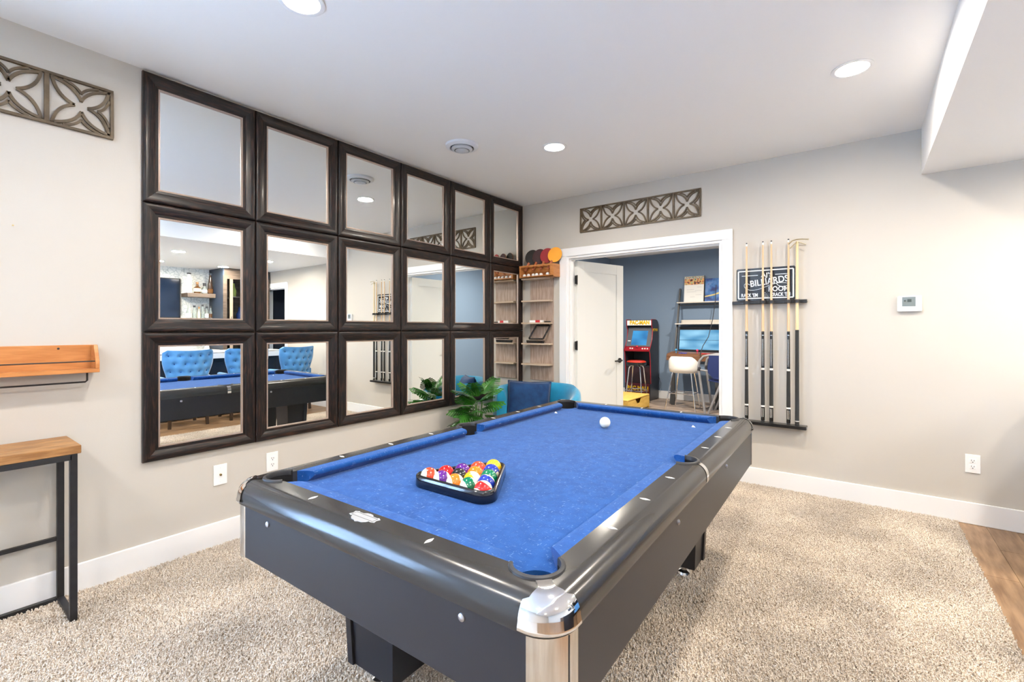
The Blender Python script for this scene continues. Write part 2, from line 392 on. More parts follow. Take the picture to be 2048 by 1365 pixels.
# ------------------------------------------------------------------ mirrors
MW, MH, MY0, MZT = .5725, .6932, -3.4796, 2.6517
prof = [(0,0),(0,.020),(.002,.0245),(.008,.0275),(.016,.0280),(.030,.0255),(.052,.0195),(.0555,.0180),(.0565,.0160),(.066,.0150),(.071,.0145),(.0715,.004)]
def frame_rail(length, m):
    """rail lying along local y, centred, outer edge at z=0, inner towards +z, relief +x"""
    rows = []
    for s in (-1, 1):
        rows.append([(d, s*(length/2-u), u) for u, d in prof])
    return MB().grid(rows).add([rows[0][0], rows[1][0], rows[1][-1], rows[0][-1]], [(0,1,2,3)]).mesh('frame_rail', m, ang=50)
g_ = .0012
rail_b = frame_rail(MW-2*g_, frame_h); rail_s = frame_rail(MH-2*g_, frame_v)
bw, bhh = MW/2-.0755, MH/2-.0755
bead = MB()
def bead_run(p0, p1):
    d = math.dist(p0, p1); k = int(d/.0058)
    for i in range(k):
        t = (i+.5)/k; c = (.0135, p0[0]+(p1[0]-p0[0])*t, p0[1]+(p1[1]-p0[1])*t); r = .0030
        bead.add([(c[0]+r,c[1],c[2]),(c[0],c[1]+r,c[2]),(c[0],c[1],c[2]+r),(c[0],c[1]-r,c[2]),(c[0],c[1],c[2]-r)], [(0,1,2),(0,2,3),(0,3,4),(0,4,1)])
cs = [(-bw,-bhh),(bw,-bhh),(bw,bhh),(-bw,bhh)]
for i in range(4): bead_run(cs[i], cs[(i+1)%4])
bead_me = bead.mesh('beaded_liner', bead_m, False, fix=False)
lin = MB(); rr = []
for u, d in ((.0713,.0150),(.0720,.0158),(.0735,.0158),(.0740,.0128),(.0770,.0128),(.0778,.0145),(.0792,.0145),(.080,.004)):
    a, b = MW/2-u, MH/2-u; rr.append([(d,-a,-b),(d,a,-b),(d,a,b),(d,-a,b)])
liner_me = lin.grid(rr, closed=True).mesh('liner', mat('champagne liner', (.44,.345,.29), .35, metal=.6), False)
glass_me = MB().box(.002,.006,-MW/2+.074,MW/2-.074,-MH/2+.074,MH/2-.074).mesh('glass', glass_m, False)
ROW = ['top', 'middle', 'bottom']; ORD = ['first', 'second', 'third', 'fourth', 'fifth', 'sixth']
SEEN = {(0,0):'pale ceiling', (0,1):'blank ceiling', (0,2):'a ceiling lamp and air vent', (0,3):'part of the lattice panel', (0,4):'the end of the lattice panel', (0,5):'the wall corner',
        (1,0):'the bar shelf and bottles', (1,1):'a white doorway', (1,2):'the sign and cue tips', (1,3):'the upper white door', (1,4):'the blue room', (1,5):'the corner shelf',
        (2,0):'two blue tufted chairs', (2,1):'a blue chair and table end', (2,2):'the cue butts', (2,3):'the plant leaves', (2,4):'teal armchair and blue room', (2,5):'the lower corner shelf'}
for r in range(3):
    for c in range(6):
        t = thing('wall_mirror', 'dark framed mirror in %s row, %s from left, reflecting %s' % (ROW[r], ORD[c], SEEN[(r,c)]), 'mirror',
                  (.0005, MY0+MW*(c+.5), MZT-MH*(r+.5)), 0, 'grid of eighteen framed mirrors')
        for me, loc, rot in ((rail_b,(0,0,-MH/2+g_),0), (rail_b,(0,0,MH/2-g_),PI), (rail_s,(0,MW/2-g_,0),PI/2), (rail_s,(0,-MW/2+g_,0),-PI/2)):
            o = obj('frame_rail', me, t); o.location = loc; o.rotation_euler = (rot,0,0)
        obj('beaded_liner', bead_me, t); obj('liner', liner_me, t); obj('glass', glass_me, t)

# ------------------------------------------------------------------ pool table
ta = thing('pool_table', 'black pool table with blue felt and chrome corners in the middle of the carpet', 'pool table', (1.982,-2.494,0), R(1.5))
IX, IY, OX, OY, RC, ZT = .525, 1.0, .62, 1.095, .075, .79
BED = .752
pr = [(.012,.716),(.002,.722),(0,.730),(0,.745)] + [(.045-.045*math.cos(R(a)), .745+.045*math.sin(R(a))) for a in range(10,91,10)]
def sample_arc(sx, sy, a0, a1, n=7):
    out = []
    for i in range(n+1):
        a = R(a0+(a1-a0)*i/n); nn = (math.cos(a), math.sin(a))
        P = (sx*(OX-RC)+RC*nn[0], sy*(OY-RC)+RC*nn[1]); Q = (sx*(IX-.008)+.008*nn[0], sy*(IY-.008)+.008*nn[1]); out.append((P,nn,Q))
    return out
def rail(samples, name='rail'):
    rows = []
    for P, nn, Q in samples:
        r = [(P[0]-nn[0]*o, P[1]-nn[1]*o, z) for o, z in pr] + [(Q[0],Q[1],ZT),(Q[0],Q[1],.735)]
        rows.append(r)
    m = MB().grid(rows, closed=True); k = len(rows[0])
    m.add(rows[0], [tuple(range(k))]); m.add(rows[-1], [tuple(range(k))[::-1]])
    return m.build(name, rail_m, ang=30)
corner_c = [(sx*.503, sy*.978) for sx in (-1,1) for sy in (-1,1)]
side_c = [(sx*.532, 0) for sx in (-1,1)]
def cyl_cut(c, r=.0525): return MB().cyl((c[0],c[1],.6),(c[0],c[1],.9),r,n=40)
rails = [sample_arc(-1,-1,225,270)+sample_arc(1,-1,270,315), sample_arc(1,1,45,90)+sample_arc(-1,1,90,135)]
for s in (1,-1):
    for q in (1,-1):
        arc = sample_arc(s, q, (0 if s>0 else 180), (0 if s>0 else 180)+45*s*q)
        rails.append([((s*OX,q*.0006),(s,0),(s*IX,q*.0006))] + arc)
for smp in rails:
    o = rail(smp); cut(o, [cyl_cut(c) for c in corner_c + side_c]); o.parent = ta
bed = MB().box(-IX-.02,IX+.02,-IY-.02,IY+.02,.715,BED).build('bed_cloth', felt_m, smooth=False)
cut(bed, [cyl_cut(c,.0525) for c in corner_c + [(s*.540,0) for s in (-1,1)]]); bed.parent = ta
# cushions: profile t (0 back .. 1 nose), z
cp = [(0,.7895),(.65,.7892),(.88,.787),(.97,.783),(1,.778),(.97,.772),(.55,BED-.001),(0,BED-.001)]
def cushion(back0, back1, nose0, nose1, f):
    rows = [[f(back0+(nose0-back0)*t, t, z) for t, z in cp], [f(back1+(nose1-back1)*t, t, z) for t, z in cp]]
    k = len(cp)
    return MB().grid(rows, closed=True).add(rows[0],[tuple(range(k))]).add(rows[1],[tuple(range(k))[::-1]]).build('cushion', felt_m, ta, ang=25)
for s in (-1,1):
    cushion(-.440,.440,-.402,.402, lambda u,t,z,s=s: (u, s*(IY-.045*t), z))
    for q in (-1,1):
        cushion(q*.058, q*.915, q*.072, q*.878, lambda u,t,z,s=s: (s*(IX-.0474*t), u, z))
# pockets
for c, ang, half in [((sx*.503,sy*.978), math.atan2(sy,sx), 105) for sx in (-1,1) for sy in (-1,1)] + [((s*.532,0), 0 if s>0 else PI, 98) for s in (-1,1)]:
    p = bpy.data.objects.new('pocket', None); COL.objects.link(p); p.parent = ta; p.location = (c[0],c[1],0); p.rotation_euler = (0,0,ang)
    bpy.data.objects.remove(p)
    a0, a1 = ang-R(half), ang+R(half)
    cup = MB().lathe([(.052,.7885),(.052,.716)], 30, (c[0],c[1],0), a0=a0, a1=a1)
    cup.lathe([(.052,.7145),(.050,.66),(.04,.63),(0,.625)], 30, (c[0],c[1],0)).build('pocket_cup', void_m, ta)
    rim = MB(); rows = []
    for i in range(29):
        a = a0+(a1-a0)*i/28; rows.append([(c[0]+r*math.cos(a), c[1]+r*math.sin(a), z) for r, z in ((.0495,.780),(.0495,.792),(.051,.7955),(.0555,.7965),(.0595,.794),(.061,.789))])
    rim.grid(rows).build('pocket_rim', rubber_m, ta)
# corner castings, posts, side trims
for sx in (-1,1):
    for sy in (-1,1):
        cc = (sx*(OX-RC), sy*(OY-RC)); mid = math.atan2(sy,sx); rows = []; N = 14
        dg = (math.cos(mid), math.sin(mid)); pp = (-dg[1], dg[0]); pk = (sx*.503, sy*.978)
        lip = [(-.003,.728),(-.0055,.731),(-.0050,.737)] + [(o-.0028, z) for o, z in pr[3:]]
        for k, (o, z) in enumerate(lip):
            h = R(45) if k < 9 else R(45-3*(k-8)); rad = RC-o
            ext = .008 if k < 9 else 0; row = []
            for i in range(N+1):
                t = -1+2*i/N; a = mid+h*t
                e = ext*max(0,abs(t)-.86)/.14; tx = -math.sin(a)*math.copysign(1,t)*e, math.cos(a)*math.copysign(1,t)*e
                row.append((cc[0]+rad*math.cos(a)+tx[0], cc[1]+rad*math.sin(a)+tx[1], z+(.0022 if k > 9 else 0)))
            rows.append(row)
        for rho, w in ((.086,.0172),(.078,.016),(.070,.0155),(.062,.0165)):
            row = [(pk[0]+dg[0]*rho+pp[0]*w*(-1+2*i/N), pk[1]+dg[1]*rho+pp[1]*w*(-1+2*i/N), ZT+.0024) for i in range(N+1)]
            rows.append(row)
        MB().grid(rows).build('corner_casting', chrome_m, ta, ang=60)
        A = [(.6172,1.012)] + [(.5602+.057*math.cos(R(q)), 1.0252+.057*math.sin(R(q))) for q in range(0,91,9)] + [(.545,1.0822)]
        B = [(x-.006,y-.006) for x, y in A][::-1]
        MB().prism([(sx*x,sy*y) for x, y in A+B], .546, .732).build('corner_post', brush_m, ta, ang=40)
for s in (-1,1):
    rows = [[(s*(OX-o+.0016), yy, z+.0010) for o, z in pr[1:]] + [(s*.594, yy, ZT+.0018)] for yy in (-.014,-.011,.011,.014)]
    MB().grid(rows).build('side_trim', chrome_m, ta)
# cabinet
for s in (-1,1):
    MB().box(-.575,.575, s*1.062 if s>0 else -1.08, 1.08 if s>0 else -1.062, .548,.722).build('end_apron', black_m, ta, bevel=.002)
    MB().box(.597 if s>0 else -.615, .615 if s>0 else -.597, -1.045,1.045,.548,.722).build('side_apron', black_m, ta, bevel=.002)
    for x in (-.40,.385):
        MB().lathe([(.0085,0),(.0085,.003),(.005,.0055),(0,.006)],16,(x,0,.69),'y').build('bolt', steel_m, ta, loc=(0,s*1.08,0), rot=(0,0,0 if s>0 else 0))
    for y in (-.355,.355):
        MB().lathe([(.0085,0),(.0085,.003),(.005,.0055),(0,.006)],16,(0,y,.696),'x').build('bolt', steel_m, ta, loc=(s*.615,0,0))
for o in [q for q in ta.children if q.name.startswith('bolt')]:
    if o.location.y < -.5: o.scale = (1,-1,1)
    if o.location.x < -.5: o.scale = (-1,1,1)
MB().box(-.597,.597,-1.062,1.062,.552,.562).build('cabinet_bottom', black_m, ta)
for sx in (-1,1):
    for sy in (-1,1):
        def tap(x0,x1,y0,y1,g=.018):
            b = [(x0,y0),(x1,y0),(x1,y1),(x0,y1)]; cx, cy = .315, .6925
            top = [(x+(g if x>cx else -g), y+(g if y>cy else -g)) for x, y in b]
            return [(sx*x,sy*y,.08) for x,y in b]+[(sx*x,sy*y,.553) for x,y in top]
        F = [(0,3,2,1),(4,5,6,7),(0,1,5,4),(1,2,6,5),(2,3,7,6),(3,0,4,7)]
        lg = MB().add(tap(.20,.422,.61,.767), F).build('leg', black_m, ta, bevel=.002)
        MB().add(tap(.402,.432,.742,.777), F).build('leg_edge', black_m, lg, bevel=.002)
        MB().lathe([(0,0),(.034,0),(.036,.006),(.030,.022),(.014,.03),(.012,.082)],24,(sx*.345,sy*.70,0)).build('leveller', chrome_m, ta)
# sights and emblem
def sight(x, y, along_x):
    a, b = (.016,.0055)
    pts = [(a,0),(.004,b),(-.004,b),(-a,0),(-.004,-b),(.004,-b)]
    pts = pts if along_x else [(q,p) for p, q in pts]
    MB().prism([(x+p,y+q) for p, q in pts], ZT-.001, ZT+.0006).build('sight', pearl_m, ta, smooth=False)
for s in (-1,1):
    for k in (-1,0,1):
        if not (s == -1 and k == 0): sight(k*.2388, s*1.030, False)
    for k in (-3,-2,-1,1,2,3): sight(s*.556, k*.2388, True)
half = [(0,.021),(.012,.019),(.020,.013),(.036,.0125),(.040,.016),(.052,.010),(.048,0),(.052,-.010),(.040,-.014),(.034,-.012),(.030,-.020),(.020,-.026),(.008,-.027),(0,-.031)]
out = half + [(-x,y) for x, y in half[::-1][1:-1]]
em = MB().prism([(x,y-1.030) for x, y in out], ZT-.001, ZT+.0007).build('emblem', mat('emblem silver', (.52,.53,.54), .4, metal=.5), ta, smooth=False)
linem = mat('emblem line', (.06,.06,.065), .5)
ln = MB().box(-.043,.043,-.0092,-.0078,0,.0003).box(-.043,.043,.0078,.0092,0,.0003).box(-.0437,-.0423,-.0092,.0092,0,.0003).box(.0423,.0437,-.0092,.0092,0,.0003)
ln.build('emblem_line', linem, em, loc=(0,-1.030,ZT+.0007), smooth=False)

# ------------------------------------------------------------------ balls and rack
def ballmat(name, c, stripe):
    m = mat('ball '+name, c, .08, coat=.6)
    n, l = nodes_of(m); tc = n.new('ShaderNodeTexCoord'); sp = n.new('ShaderNodeSeparateXYZ'); l.new(tc.outputs['Object'], sp.inputs[0])
    cream = (.86,.80,.62,1); prev = None
    mx = n.new('ShaderNodeMix'); mx.data_type = 'RGBA'; mx.inputs[6].default_value = (*c,1); mx.inputs[7].default_value = cream
    if stripe:
        ab = n.new('ShaderNodeMath'); ab.operation = 'ABSOLUTE'; l.new(sp.outputs['Z'], ab.inputs[0])
        gt = n.new('ShaderNodeMath'); gt.operation = 'GREATER_THAN'; gt.inputs[1].default_value = .0135; l.new(ab.outputs[0], gt.inputs[0]); l.new(gt.outputs[0], mx.inputs[0])
    else: mx.inputs[0].default_value = 0
    ax = n.new('ShaderNodeMath'); ax.operation = 'ABSOLUTE'; l.new(sp.outputs['X'], ax.inputs[0])
    g2 = n.new('ShaderNodeMath'); g2.operation = 'GREATER_THAN'; g2.inputs[1].default_value = .05 if stripe else .0278; l.new(ax.outputs[0], g2.inputs[0])
    m2 = n.new('ShaderNodeMix'); m2.data_type = 'RGBA'; l.new(g2.outputs[0], m2.inputs[0]); l.new(mx.outputs[2], m2.inputs[6]); m2.inputs[7].default_value = cream
    l.new(m2.outputs[2], n['Principled BSDF'].inputs['Base Color']); return m
BR = .0292
def table_pt(x, y, z):
    c, s = math.cos(R(1.5)), math.sin(R(1.5)); return (1.982+x*c-y*s, -2.494+x*s+y*c, z)
ballme = {}
def ball(col, c, stripe, x, y, axis, label, tw=0):
    key = (col, stripe)
    if key not in ballme: ballme[key] = MB().sphere((0,0,0), BR, 32, 20).mesh('billiard_ball', ballmat(col+(' stripe' if stripe else ''), c, stripe), ang=80)
    o = obj('billiard_ball', ballme[key]); o.location = table_pt(x,y,BED+BR+.0006)
    q = Vector((0,0,1)).rotation_difference(Vector(axis)); o.rotation_mode = 'QUATERNION'
    from mathutils import Quaternion
    o.rotation_quaternion = q @ Quaternion((0,0,1), tw)
    tag(o, label, 'billiard ball', 'balls racked in the triangle'); return o
RED=(.62,.012,.012); ORG=(.80,.19,.01); PUR=(.10,.012,.22); GRN=(.0,.16,.075); YEL=(.85,.48,.01); BLU=(.012,.035,.36); BLK=(.012,.012,.012); ROR=(.70,.055,.015)
bx, by, dd = -.008, -.672, BR*2+.0006
rowsB = [[('red orange',ROR,1,(-.55,-.8,.12)),('purple',PUR,1,(-.55,-.8,.05)),('orange',ORG,1,(-.50,-.82,-.1)),('green',GRN,1,(-.35,-.85,-.25)),('red',RED,1,(-.10,-.72,-.6))],
         [('red',RED,0,(1,.3,0)),('black',BLK,0,(1,0,.2)),('yellow',YEL,1,(-.5,-.5,-.6)),('blue',BLU,1,(.1,-.85,-.5))],
         [('purple',PUR,0,(1,0,0)),('orange',ORG,0,(0,0,1)),('green',GRN,0,(.6,.5,.2))],
         [('red orange',ROR,0,(0,0,1)),('blue',BLU,0,(0,.3,1))],
         [('yellow',YEL,0,(.3,.3,1))]]
WHERE = ['row along the triangle base', 'second row from the triangle base', 'middle row of the triangle', 'row of two near the tip', 'far tip of the triangle']
for j, rw in enumerate(rowsB):
    for i, (nm, c, st, ax) in enumerate(rw):
        ball(nm, c, st, bx+(i-(len(rw)-1)/2)*dd, by+j*dd*.8665, ax, '%s %s billiard ball in the %s' % ('striped' if st else 'solid', nm, WHERE[j]), R(90) if ax[0]>.9 else 0)
o = obj('billiard_ball', MB().sphere((0,0,0), BR, 32, 20).mesh('billiard_ball', mat('cue ball ivory', (.84,.80,.66), .12, coat=.5), ang=80))
o.location = table_pt(-.018,.521,BED+BR+.0006); tag(o, 'ivory cue ball alone on the far half of the blue felt', 'billiard ball')
# triangle rack
rk = thing('ball_rack', 'glossy black triangle rack around the balls on the blue felt', 'ball rack', table_pt(bx, by+2*dd*.8665*.667, BED), R(1.5))
cen = (bx, by+2*dd*.8665*.667)
def tri(off, cr, n=6):
    rad = (4*dd)/math.sqrt(3); pts = []
    for k in range(3):
        a = R(90+120*k); cx, cy = (rad-0)*math.cos(a), (rad)*math.sin(a)
        for i in range(n+1):
            b = a - R(60) + R(120)*i/n; pts.append((cx+off*math.cos(b), cy+off*math.sin(b)))
    return pts
rows = []
for off, z in ((BR+.0016,.004),(BR+.0016,.036),(BR+.004,.0395),(BR+.012,.0395),(BR+.0155,.036),(BR+.0165,.004),(BR+.014,.0005),(BR+.003,.0005)):
    rows.append([(x,y,z) for x, y in tri(off,0)])
rows.append(rows[0])
MB().grid(rows, closed=True).build('rack_frame', mat('gloss black plastic', (.008,.008,.012), .12, coat=.6), rk, ang=50)
# chalk crumbs
for (x, y), nm in (((.364,.816),'small white chalk crumb near the far right pocket'),((-.451,.748),'small white chalk crumb near the far left pocket')):
    o = MB().add([(-.010,-.004,0),(.011,-.003,0),(.006,.006,0),(-.006,.006,0),(-.004,-.001,.011),(.004,.001,.006)], [(0,3,2,1),(0,1,5,4),(1,2,5),(2,3,4,5),(3,0,4)]).build('chalk_crumb', pearl_m, smooth=False)
    o.location = table_pt(x,y,BED+.0005); tag(o, nm, 'chalk', 'chalk crumbs on the felt')
# ------------------------------------------------------------------ lattice panels
def bez(p0, p1, p2, n=9):
    return [((1-t)**2*p0[0]+2*t*(1-t)*p1[0]+t*t*p2[0], (1-t)**2*p0[1]+2*t*(1-t)*p1[1]+t*t*p2[1]) for t in [i/n for i in range(n+1)]]
def ribbon(m, pts, w, d0, d1):
    rows = []
    for i, p in enumerate(pts):
        a = pts[max(i-1,0)]; b = pts[min(i+1,len(pts)-1)]; t = (b[0]-a[0], b[1]-a[1]); L = math.hypot(*t) or 1
        nx, ny = -t[1]/L*w/2, t[0]/L*w/2
        rows.append([(p[0]+nx,p[1]+ny,d0),(p[0]+nx,p[1]+ny,d1),(p[0]-nx,p[1]-ny,d1),(p[0]-nx,p[1]-ny,d0)])
    m.grid(rows, closed=True); m.add(rows[0],[(0,1,2,3)]); m.add(rows[-1],[(3,2,1,0)])
def rot2(pts, k):
    for _ in range(k): pts = [(-y,x) for x, y in pts]
    return pts
def lattice(name, label, tw, th, ntile, loc, rz):
    """panel in local x (width) / z (height), facing -y"""
    t = thing(name, label, 'wall decor', loc, rz, 'bronze lattice wall panels')
    Wd = tw*ntile; b = .013
    fr = MB().box(0,Wd,-.014,0,0,b).box(0,Wd,-.014,0,th-b,th).box(0,b,-.014,0,b,th-b).box(Wd-b,Wd,-.014,0,b,th-b)
    fr.build('border', bronze_m, t, bevel=.0015)
    for k in range(1,ntile): MB().box(k*tw-.009,k*tw+.009,-.014,0,b,th-b).build('divider', bronze_m, t, bevel=.0015)
    for k in range(ntile):
        m = MB(); sc = (tw-.02, th-.02)
        for q in range(4):
            for sgn in (1,-1):
                c1 = rot2(bez((0,.11),(.10,.40),(.475,.465)), q); c1 = c1 if sgn > 0 else rot2([(-x,y) for x, y in bez((0,.11),(.10,.40),(.475,.465))], q)
                ribbon(m, [(x*sc[0],y*sc[1]) for x, y in c1], .0125, 0, .012)
                side = q in (1,3)
                if not side or (q == 1 and k == 0) or (q == 3 and k == ntile-1):
                    h = bez((0,.275),(.07,.42),(.29,.475)); h = h if sgn > 0 else [(-x,y) for x, y in h]
                    ribbon(m, [(x*sc[0],y*sc[1]) for x, y in rot2(h,q)], .0105, 0, .010)
        m.v = [(x+tw*(k+.5), -d, z+th/2) for x, z, d in m.v]
        m.build('quatrefoil_tile', bronze_m, t, smooth=False)
    return t
lattice('lattice_panel', 'bronze quatrefoil lattice panel above the double doorway', .239, .250, 5, (.725,-.001,2.272), 0)
lattice('lattice_panel', 'bronze quatrefoil lattice panel high on the left wall, cut by the frame', .243, .248, 5, (.001,-3.596-5*.243,2.245), R(90))

# ------------------------------------------------------------------ wall plates, thermostat, nail
def wall_plate(label, cat, loc, rz, kind):
    t = thing('outlet_plate' if kind == 'outlet' else 'cable_plate', label, cat, loc, rz, 'white wall plates')
    MB().box(-.0365,.0365,-.006,0,-.060,.060).build('cover', plate_m, t, bevel=.002)
    if kind == 'outlet':
        for z in (-.0195,.0195):
            r = MB().box(-.0165,.0165,-.0078,-.0055,z-.0145,z+.0145).build('receptacle', plate_m, t, bevel=.003)
            MB().box(-.0075,-.0050,-.0084,-.0075,z-.001,z+.009).box(.0050,.0075,-.0084,-.0075,z-.001,z+.008).cyl((0,-.0084,z-.0075),(0,-.0075,z-.0075),.003,n=10).build('slot', slot_m, r)
    else:
        MB().lathe([(.0065,0),(.0065,-.003),(.0045,-.004),(.0045,-.011),(0,-.011)],14,(0,-.006,0),'y').build('coax_jack', mat('brass jack', (.35,.27,.12), .35, metal=1), t)
    for z in ((0,) if kind == 'outlet' else (-.041,.041)):
        MB().lathe([(.003,-.0062),(.0022,-.0072),(0,-.0074)],10,(0,0,z),'y').build('screw', plate_m, t)
    return t
wall_plate('white outlet plate below the mirrors, beside the table corner', 'outlet', (.0,-2.795,.425), R(90), 'outlet')
wall_plate('white cable plate with a brass jack on the left wall', 'wall plate', (.0,-3.100,.417), R(90), 'cable')
wall_plate('white outlet plate low on the right wall above the baseboard', 'outlet', (3.631,0,.396), 0, 'outlet')
t = thing('thermostat', 'white thermostat with grey screen on the right wall', 'thermostat', (3.314,0,1.458), 0)
MB().box(-.066,.066,-.008,0,-.052,.052).build('back_plate', plate_m, t, bevel=.003)
MB().box(-.062,.066,-.026,-.008,-.054,.056).build('housing', plate_m, t, bevel=.006)
MB().box(-.040,.032,-.0272,-.0255,-.018,.048).build('screen', mat('lcd grey', (.19,.23,.24), .25), t, bevel=.002)
lcd = mat('lcd digit', (.05,.07,.07), .4)
MB().box(-.012,.010,-.0277,-.0270,.012,.032).box(-.030,-.020,-.0277,-.0270,.016,.026).build('display_digits', lcd, t, smooth=False)
for x in (-.022,.005): MB().box(x-.008,x+.008,-.0285,-.0255,-.040,-.032).build('button', mat('button grey',(.70,.71,.72),.4), t, bevel=.001)
nail_m = mat('brass nail', (.55,.42,.2), .35, metal=1)
tag(MB().lathe([(0,.012),(.0035,.0115),(.0035,.0095),(.0015,.009),(.0015,0)],10,axis='x').build('nail', nail_m, loc=(0,-3.947,1.749)), 'tiny brass nail alone in the left wall', 'nail')

# ------------------------------------------------------------------ cue rack, cues, sign
ck = thing('cue_rack', 'black two-bar wall rack holding the pool cues', 'cue rack', (0,-.002,0))
rkm = mat('rack black wood', (.010,.010,.011), .3, coat=.3)
MB().box(2.180,2.712,-.042,0,1.485,1.512).build('upper_bar', rkm, ck, bevel=.004)
MB().box(2.175,2.712,-.085,0,.508,.534).build('lower_bar', rkm, ck, bevel=.004)
CX = [2.293, 2.412, 2.472, 2.590, 2.648]
for x in CX: MB().lathe([(.0155,1.486),(.022,1.487),(.022,1.511),(.0155,1.512)],20,(x,-.058,0)).build('cue_clip', rubber_m, ck)
MB().cyl((2.712,-.03,1.4985),(2.716,-.03,1.4985),.006,n=12).build('end_screw', steel_m, ck)
MB().cyl((2.712,-.05,.521),(2.716,-.05,.521),.006,n=12).build('end_screw', steel_m, ck)
maple = mat('maple shaft', (.66,.44,.25), .35, col2=(.74,.54,.34), scale=8, stretch=(8,8,.6))
pale = mat('pale ash shaft', (.70,.55,.30), .4, col2=(.76,.62,.38), scale=8, stretch=(8,8,.6))
wrap = mat('charcoal linen wrap', (.028,.030,.032), .75, bump=.4, bscale=900)
gb = mat('cue gloss black', (.008,.008,.009), .12, coat=.5); ivo = mat('ivory ring', (.82,.80,.76), .3)
tipm = mat('cue tip leather', (.05,.06,.08), .8)
NAMES = ['pool cue nearest the door casing on the wall rack','second pool cue from the door casing, left of a close pair','third pool cue from the door casing, right of a close pair','fourth pool cue from the door casing, overlapping the sign edge']
def zr(z): return .0148-(z-.53)*(.0148-.0060)/1.45
for i, x in enumerate(CX[:4]):
    t = thing('pool_cue', NAMES[i], 'pool cue', (x,-.058,.5355), 0, 'pool cues on the wall rack')
    def seg(nm, m, z0, z1, ex=0): 
        k = 2; pts = [(0,z0-.534)] + [(zr(z)+ex, z-.534) for z in (z0,z1)] + [(0,z1-.534)]
        return MB().lathe(pts, 14).build(nm, m, t)
    seg('bumper', rubber_m, .534, .548, -.002); seg('butt_sleeve', gb, .548, .655)
    seg('butt_ring', ivo, .655, .668, .0006); seg('wrap', wrap, .668, .952, .0003); seg('wrap_ring', ivo, .952, .968, .0006)
    seg('forearm', gb, .968, 1.262); seg('joint_collar', mat('joint silver',(.6,.6,.62),.25,metal=1), 1.228,1.234,.0008); seg('shaft', maple, 1.262, 1.958)
    seg('ferrule', ivo, 1.958, 1.977); seg('tip', tipm, 1.977, 1.986, -.0005)
    for a in (R(250), R(290)):
        MB().box(-.0012,.0012,-.0012,.0012,.575-.534,.645-.534).build('inlay', ivo, t, loc=(.0150*math.cos(a),.0150*math.sin(a),0))
        MB().box(-.0006,.0006,-.0006,.0006,.985-.534,1.20-.534).build('inlay', ivo, t, loc=(.0113*math.cos(a),.0113*math.sin(a),0))
t = thing('bridge_stick', 'mechanical bridge stick with a metal head, rightmost on the cue rack', 'bridge stick', (CX[4],-.058,.5355), 0)
MB().lathe([(0,0),(.0145,0),(.0125,.74),(0,.74)],14).build('grip', wrap, t)
MB().lathe([(.0139,.03),(.0149,.03),(.0149,.036),(.0139,.036)],14).build('grip_ring', ivo, t)
MB().lathe([(0,.74),(.0115,.74),(.0095,1.425),(0,1.428)],14).build('shaft', pale, t)
br = MB().tube([(-.055,-.022,1.405),(-.03,-.018,1.432),(0,-.008,1.44),(.035,-.004,1.440),(.072,-.004,1.434)], .0042, 8)
br.tube([(-.045,-.022,1.37),(-.02,-.018,1.40),(0,-.010,1.42)],.0036,8).tube([(.06,-.004,1.395),(.03,-.004,1.41),(0,-.004,1.42)],.0036,8).sphere((.072,-.004,1.434),.006,10,8)
br.build('bridge_head', mat('aged brass', (.50,.43,.28), .35, metal=1), t)
# sign
sg = thing('billiards_sign', 'dark blue metal sign lettered for a billiards room behind the cues', 'sign', (2.420,-.004,1.648), 0)
MB().prism([(.212*a+ (0.0),.134*b) for a, b in ((-1,-.94),(-.96,-1),(.96,-1),(1,-.94),(1,.94),(.96,1),(-.96,1),(-1,.94))], -.004, 0, 'y').build('sign_plate', mat('sign navy enamel', (.010,.014,.026), .18, coat=.8), sg, smooth=False)
sw = mat('sign white', (.80,.83,.86), .4)
bd = MB()
for a in ((-.198,.198,.108,.117),(-.198,.198,-.118,-.109),(-.203,-.193,-.112,.112),(.193,.203,-.112,.112)): bd.box(a[0],a[1],-.0052,-.004,a[2],a[3])
bd.build('sign_border', sw, sg, smooth=False)
def sign_text(body, size, x, z, width=None, ry=0):
    o = obj('lettering', text_mesh(body, size, .0006, sw, width=width, bold=.0011), sg); o.location = (x,-.0046,z); o.rotation_euler = (R(90),-ry,0); return o
sign_text("AJ'S", .046, .012, .073, .082)
MB().box(-.172,-.052,-.0052,-.004,.0715,.0765).box(.072,.172,-.0052,-.004,.0715,.0765).build('sign_rule', sw, sg, smooth=False)
sign_text('BILLIARDS', .072, .028, .020, .275, R(7))
sign_text('ROOM', .056, .096, -.044, .142)
sign_text("RACK 'EM", .040, -.114, -.089, .122)
sign_text("CRACK 'EM", .040, .108, -.089, .138)
sw2 = MB()
def smooth(pts, k=5):
    out = []
    for i in range(len(pts)-1):
        p = [pts[max(i-1,0)], pts[i], pts[i+1], pts[min(i+2,len(pts)-1)]]
        for j in range(k):
            t = j/k; out.append(tuple(.5*((2*p[1][d])+(-p[0][d]+p[2][d])*t+(2*p[0][d]-5*p[1][d]+4*p[2][d]-p[3][d])*t*t+(-p[0][d]+3*p[1][d]-3*p[2][d]+p[3][d])*t**3) for d in (0,1)))
    return out+[pts[-1]]
def swoosh(pts, r=.0022):
    pts = smooth(pts) if len(pts) > 5 else pts
    sw2.tube([(x,-.0048,z) for x, z in pts], r, 6)
swoosh([(-.112,-.002),(-.135,.012),(-.152,.002),(-.150,-.020),(-.125,-.040),(-.085,-.046),(-.03,-.036),(.03,-.012),(.09,.004),(.145,.002),(.160,-.010),(.150,-.022),(.120,-.026),(.092,-.014),(.080,.006)])
swoosh([(-.024,-.106),(.024,-.106),(0,-.066),(-.024,-.106)], .002); swoosh([(-.010,-.099),(.010,-.099),(0,-.082),(-.010,-.099)], .0014)
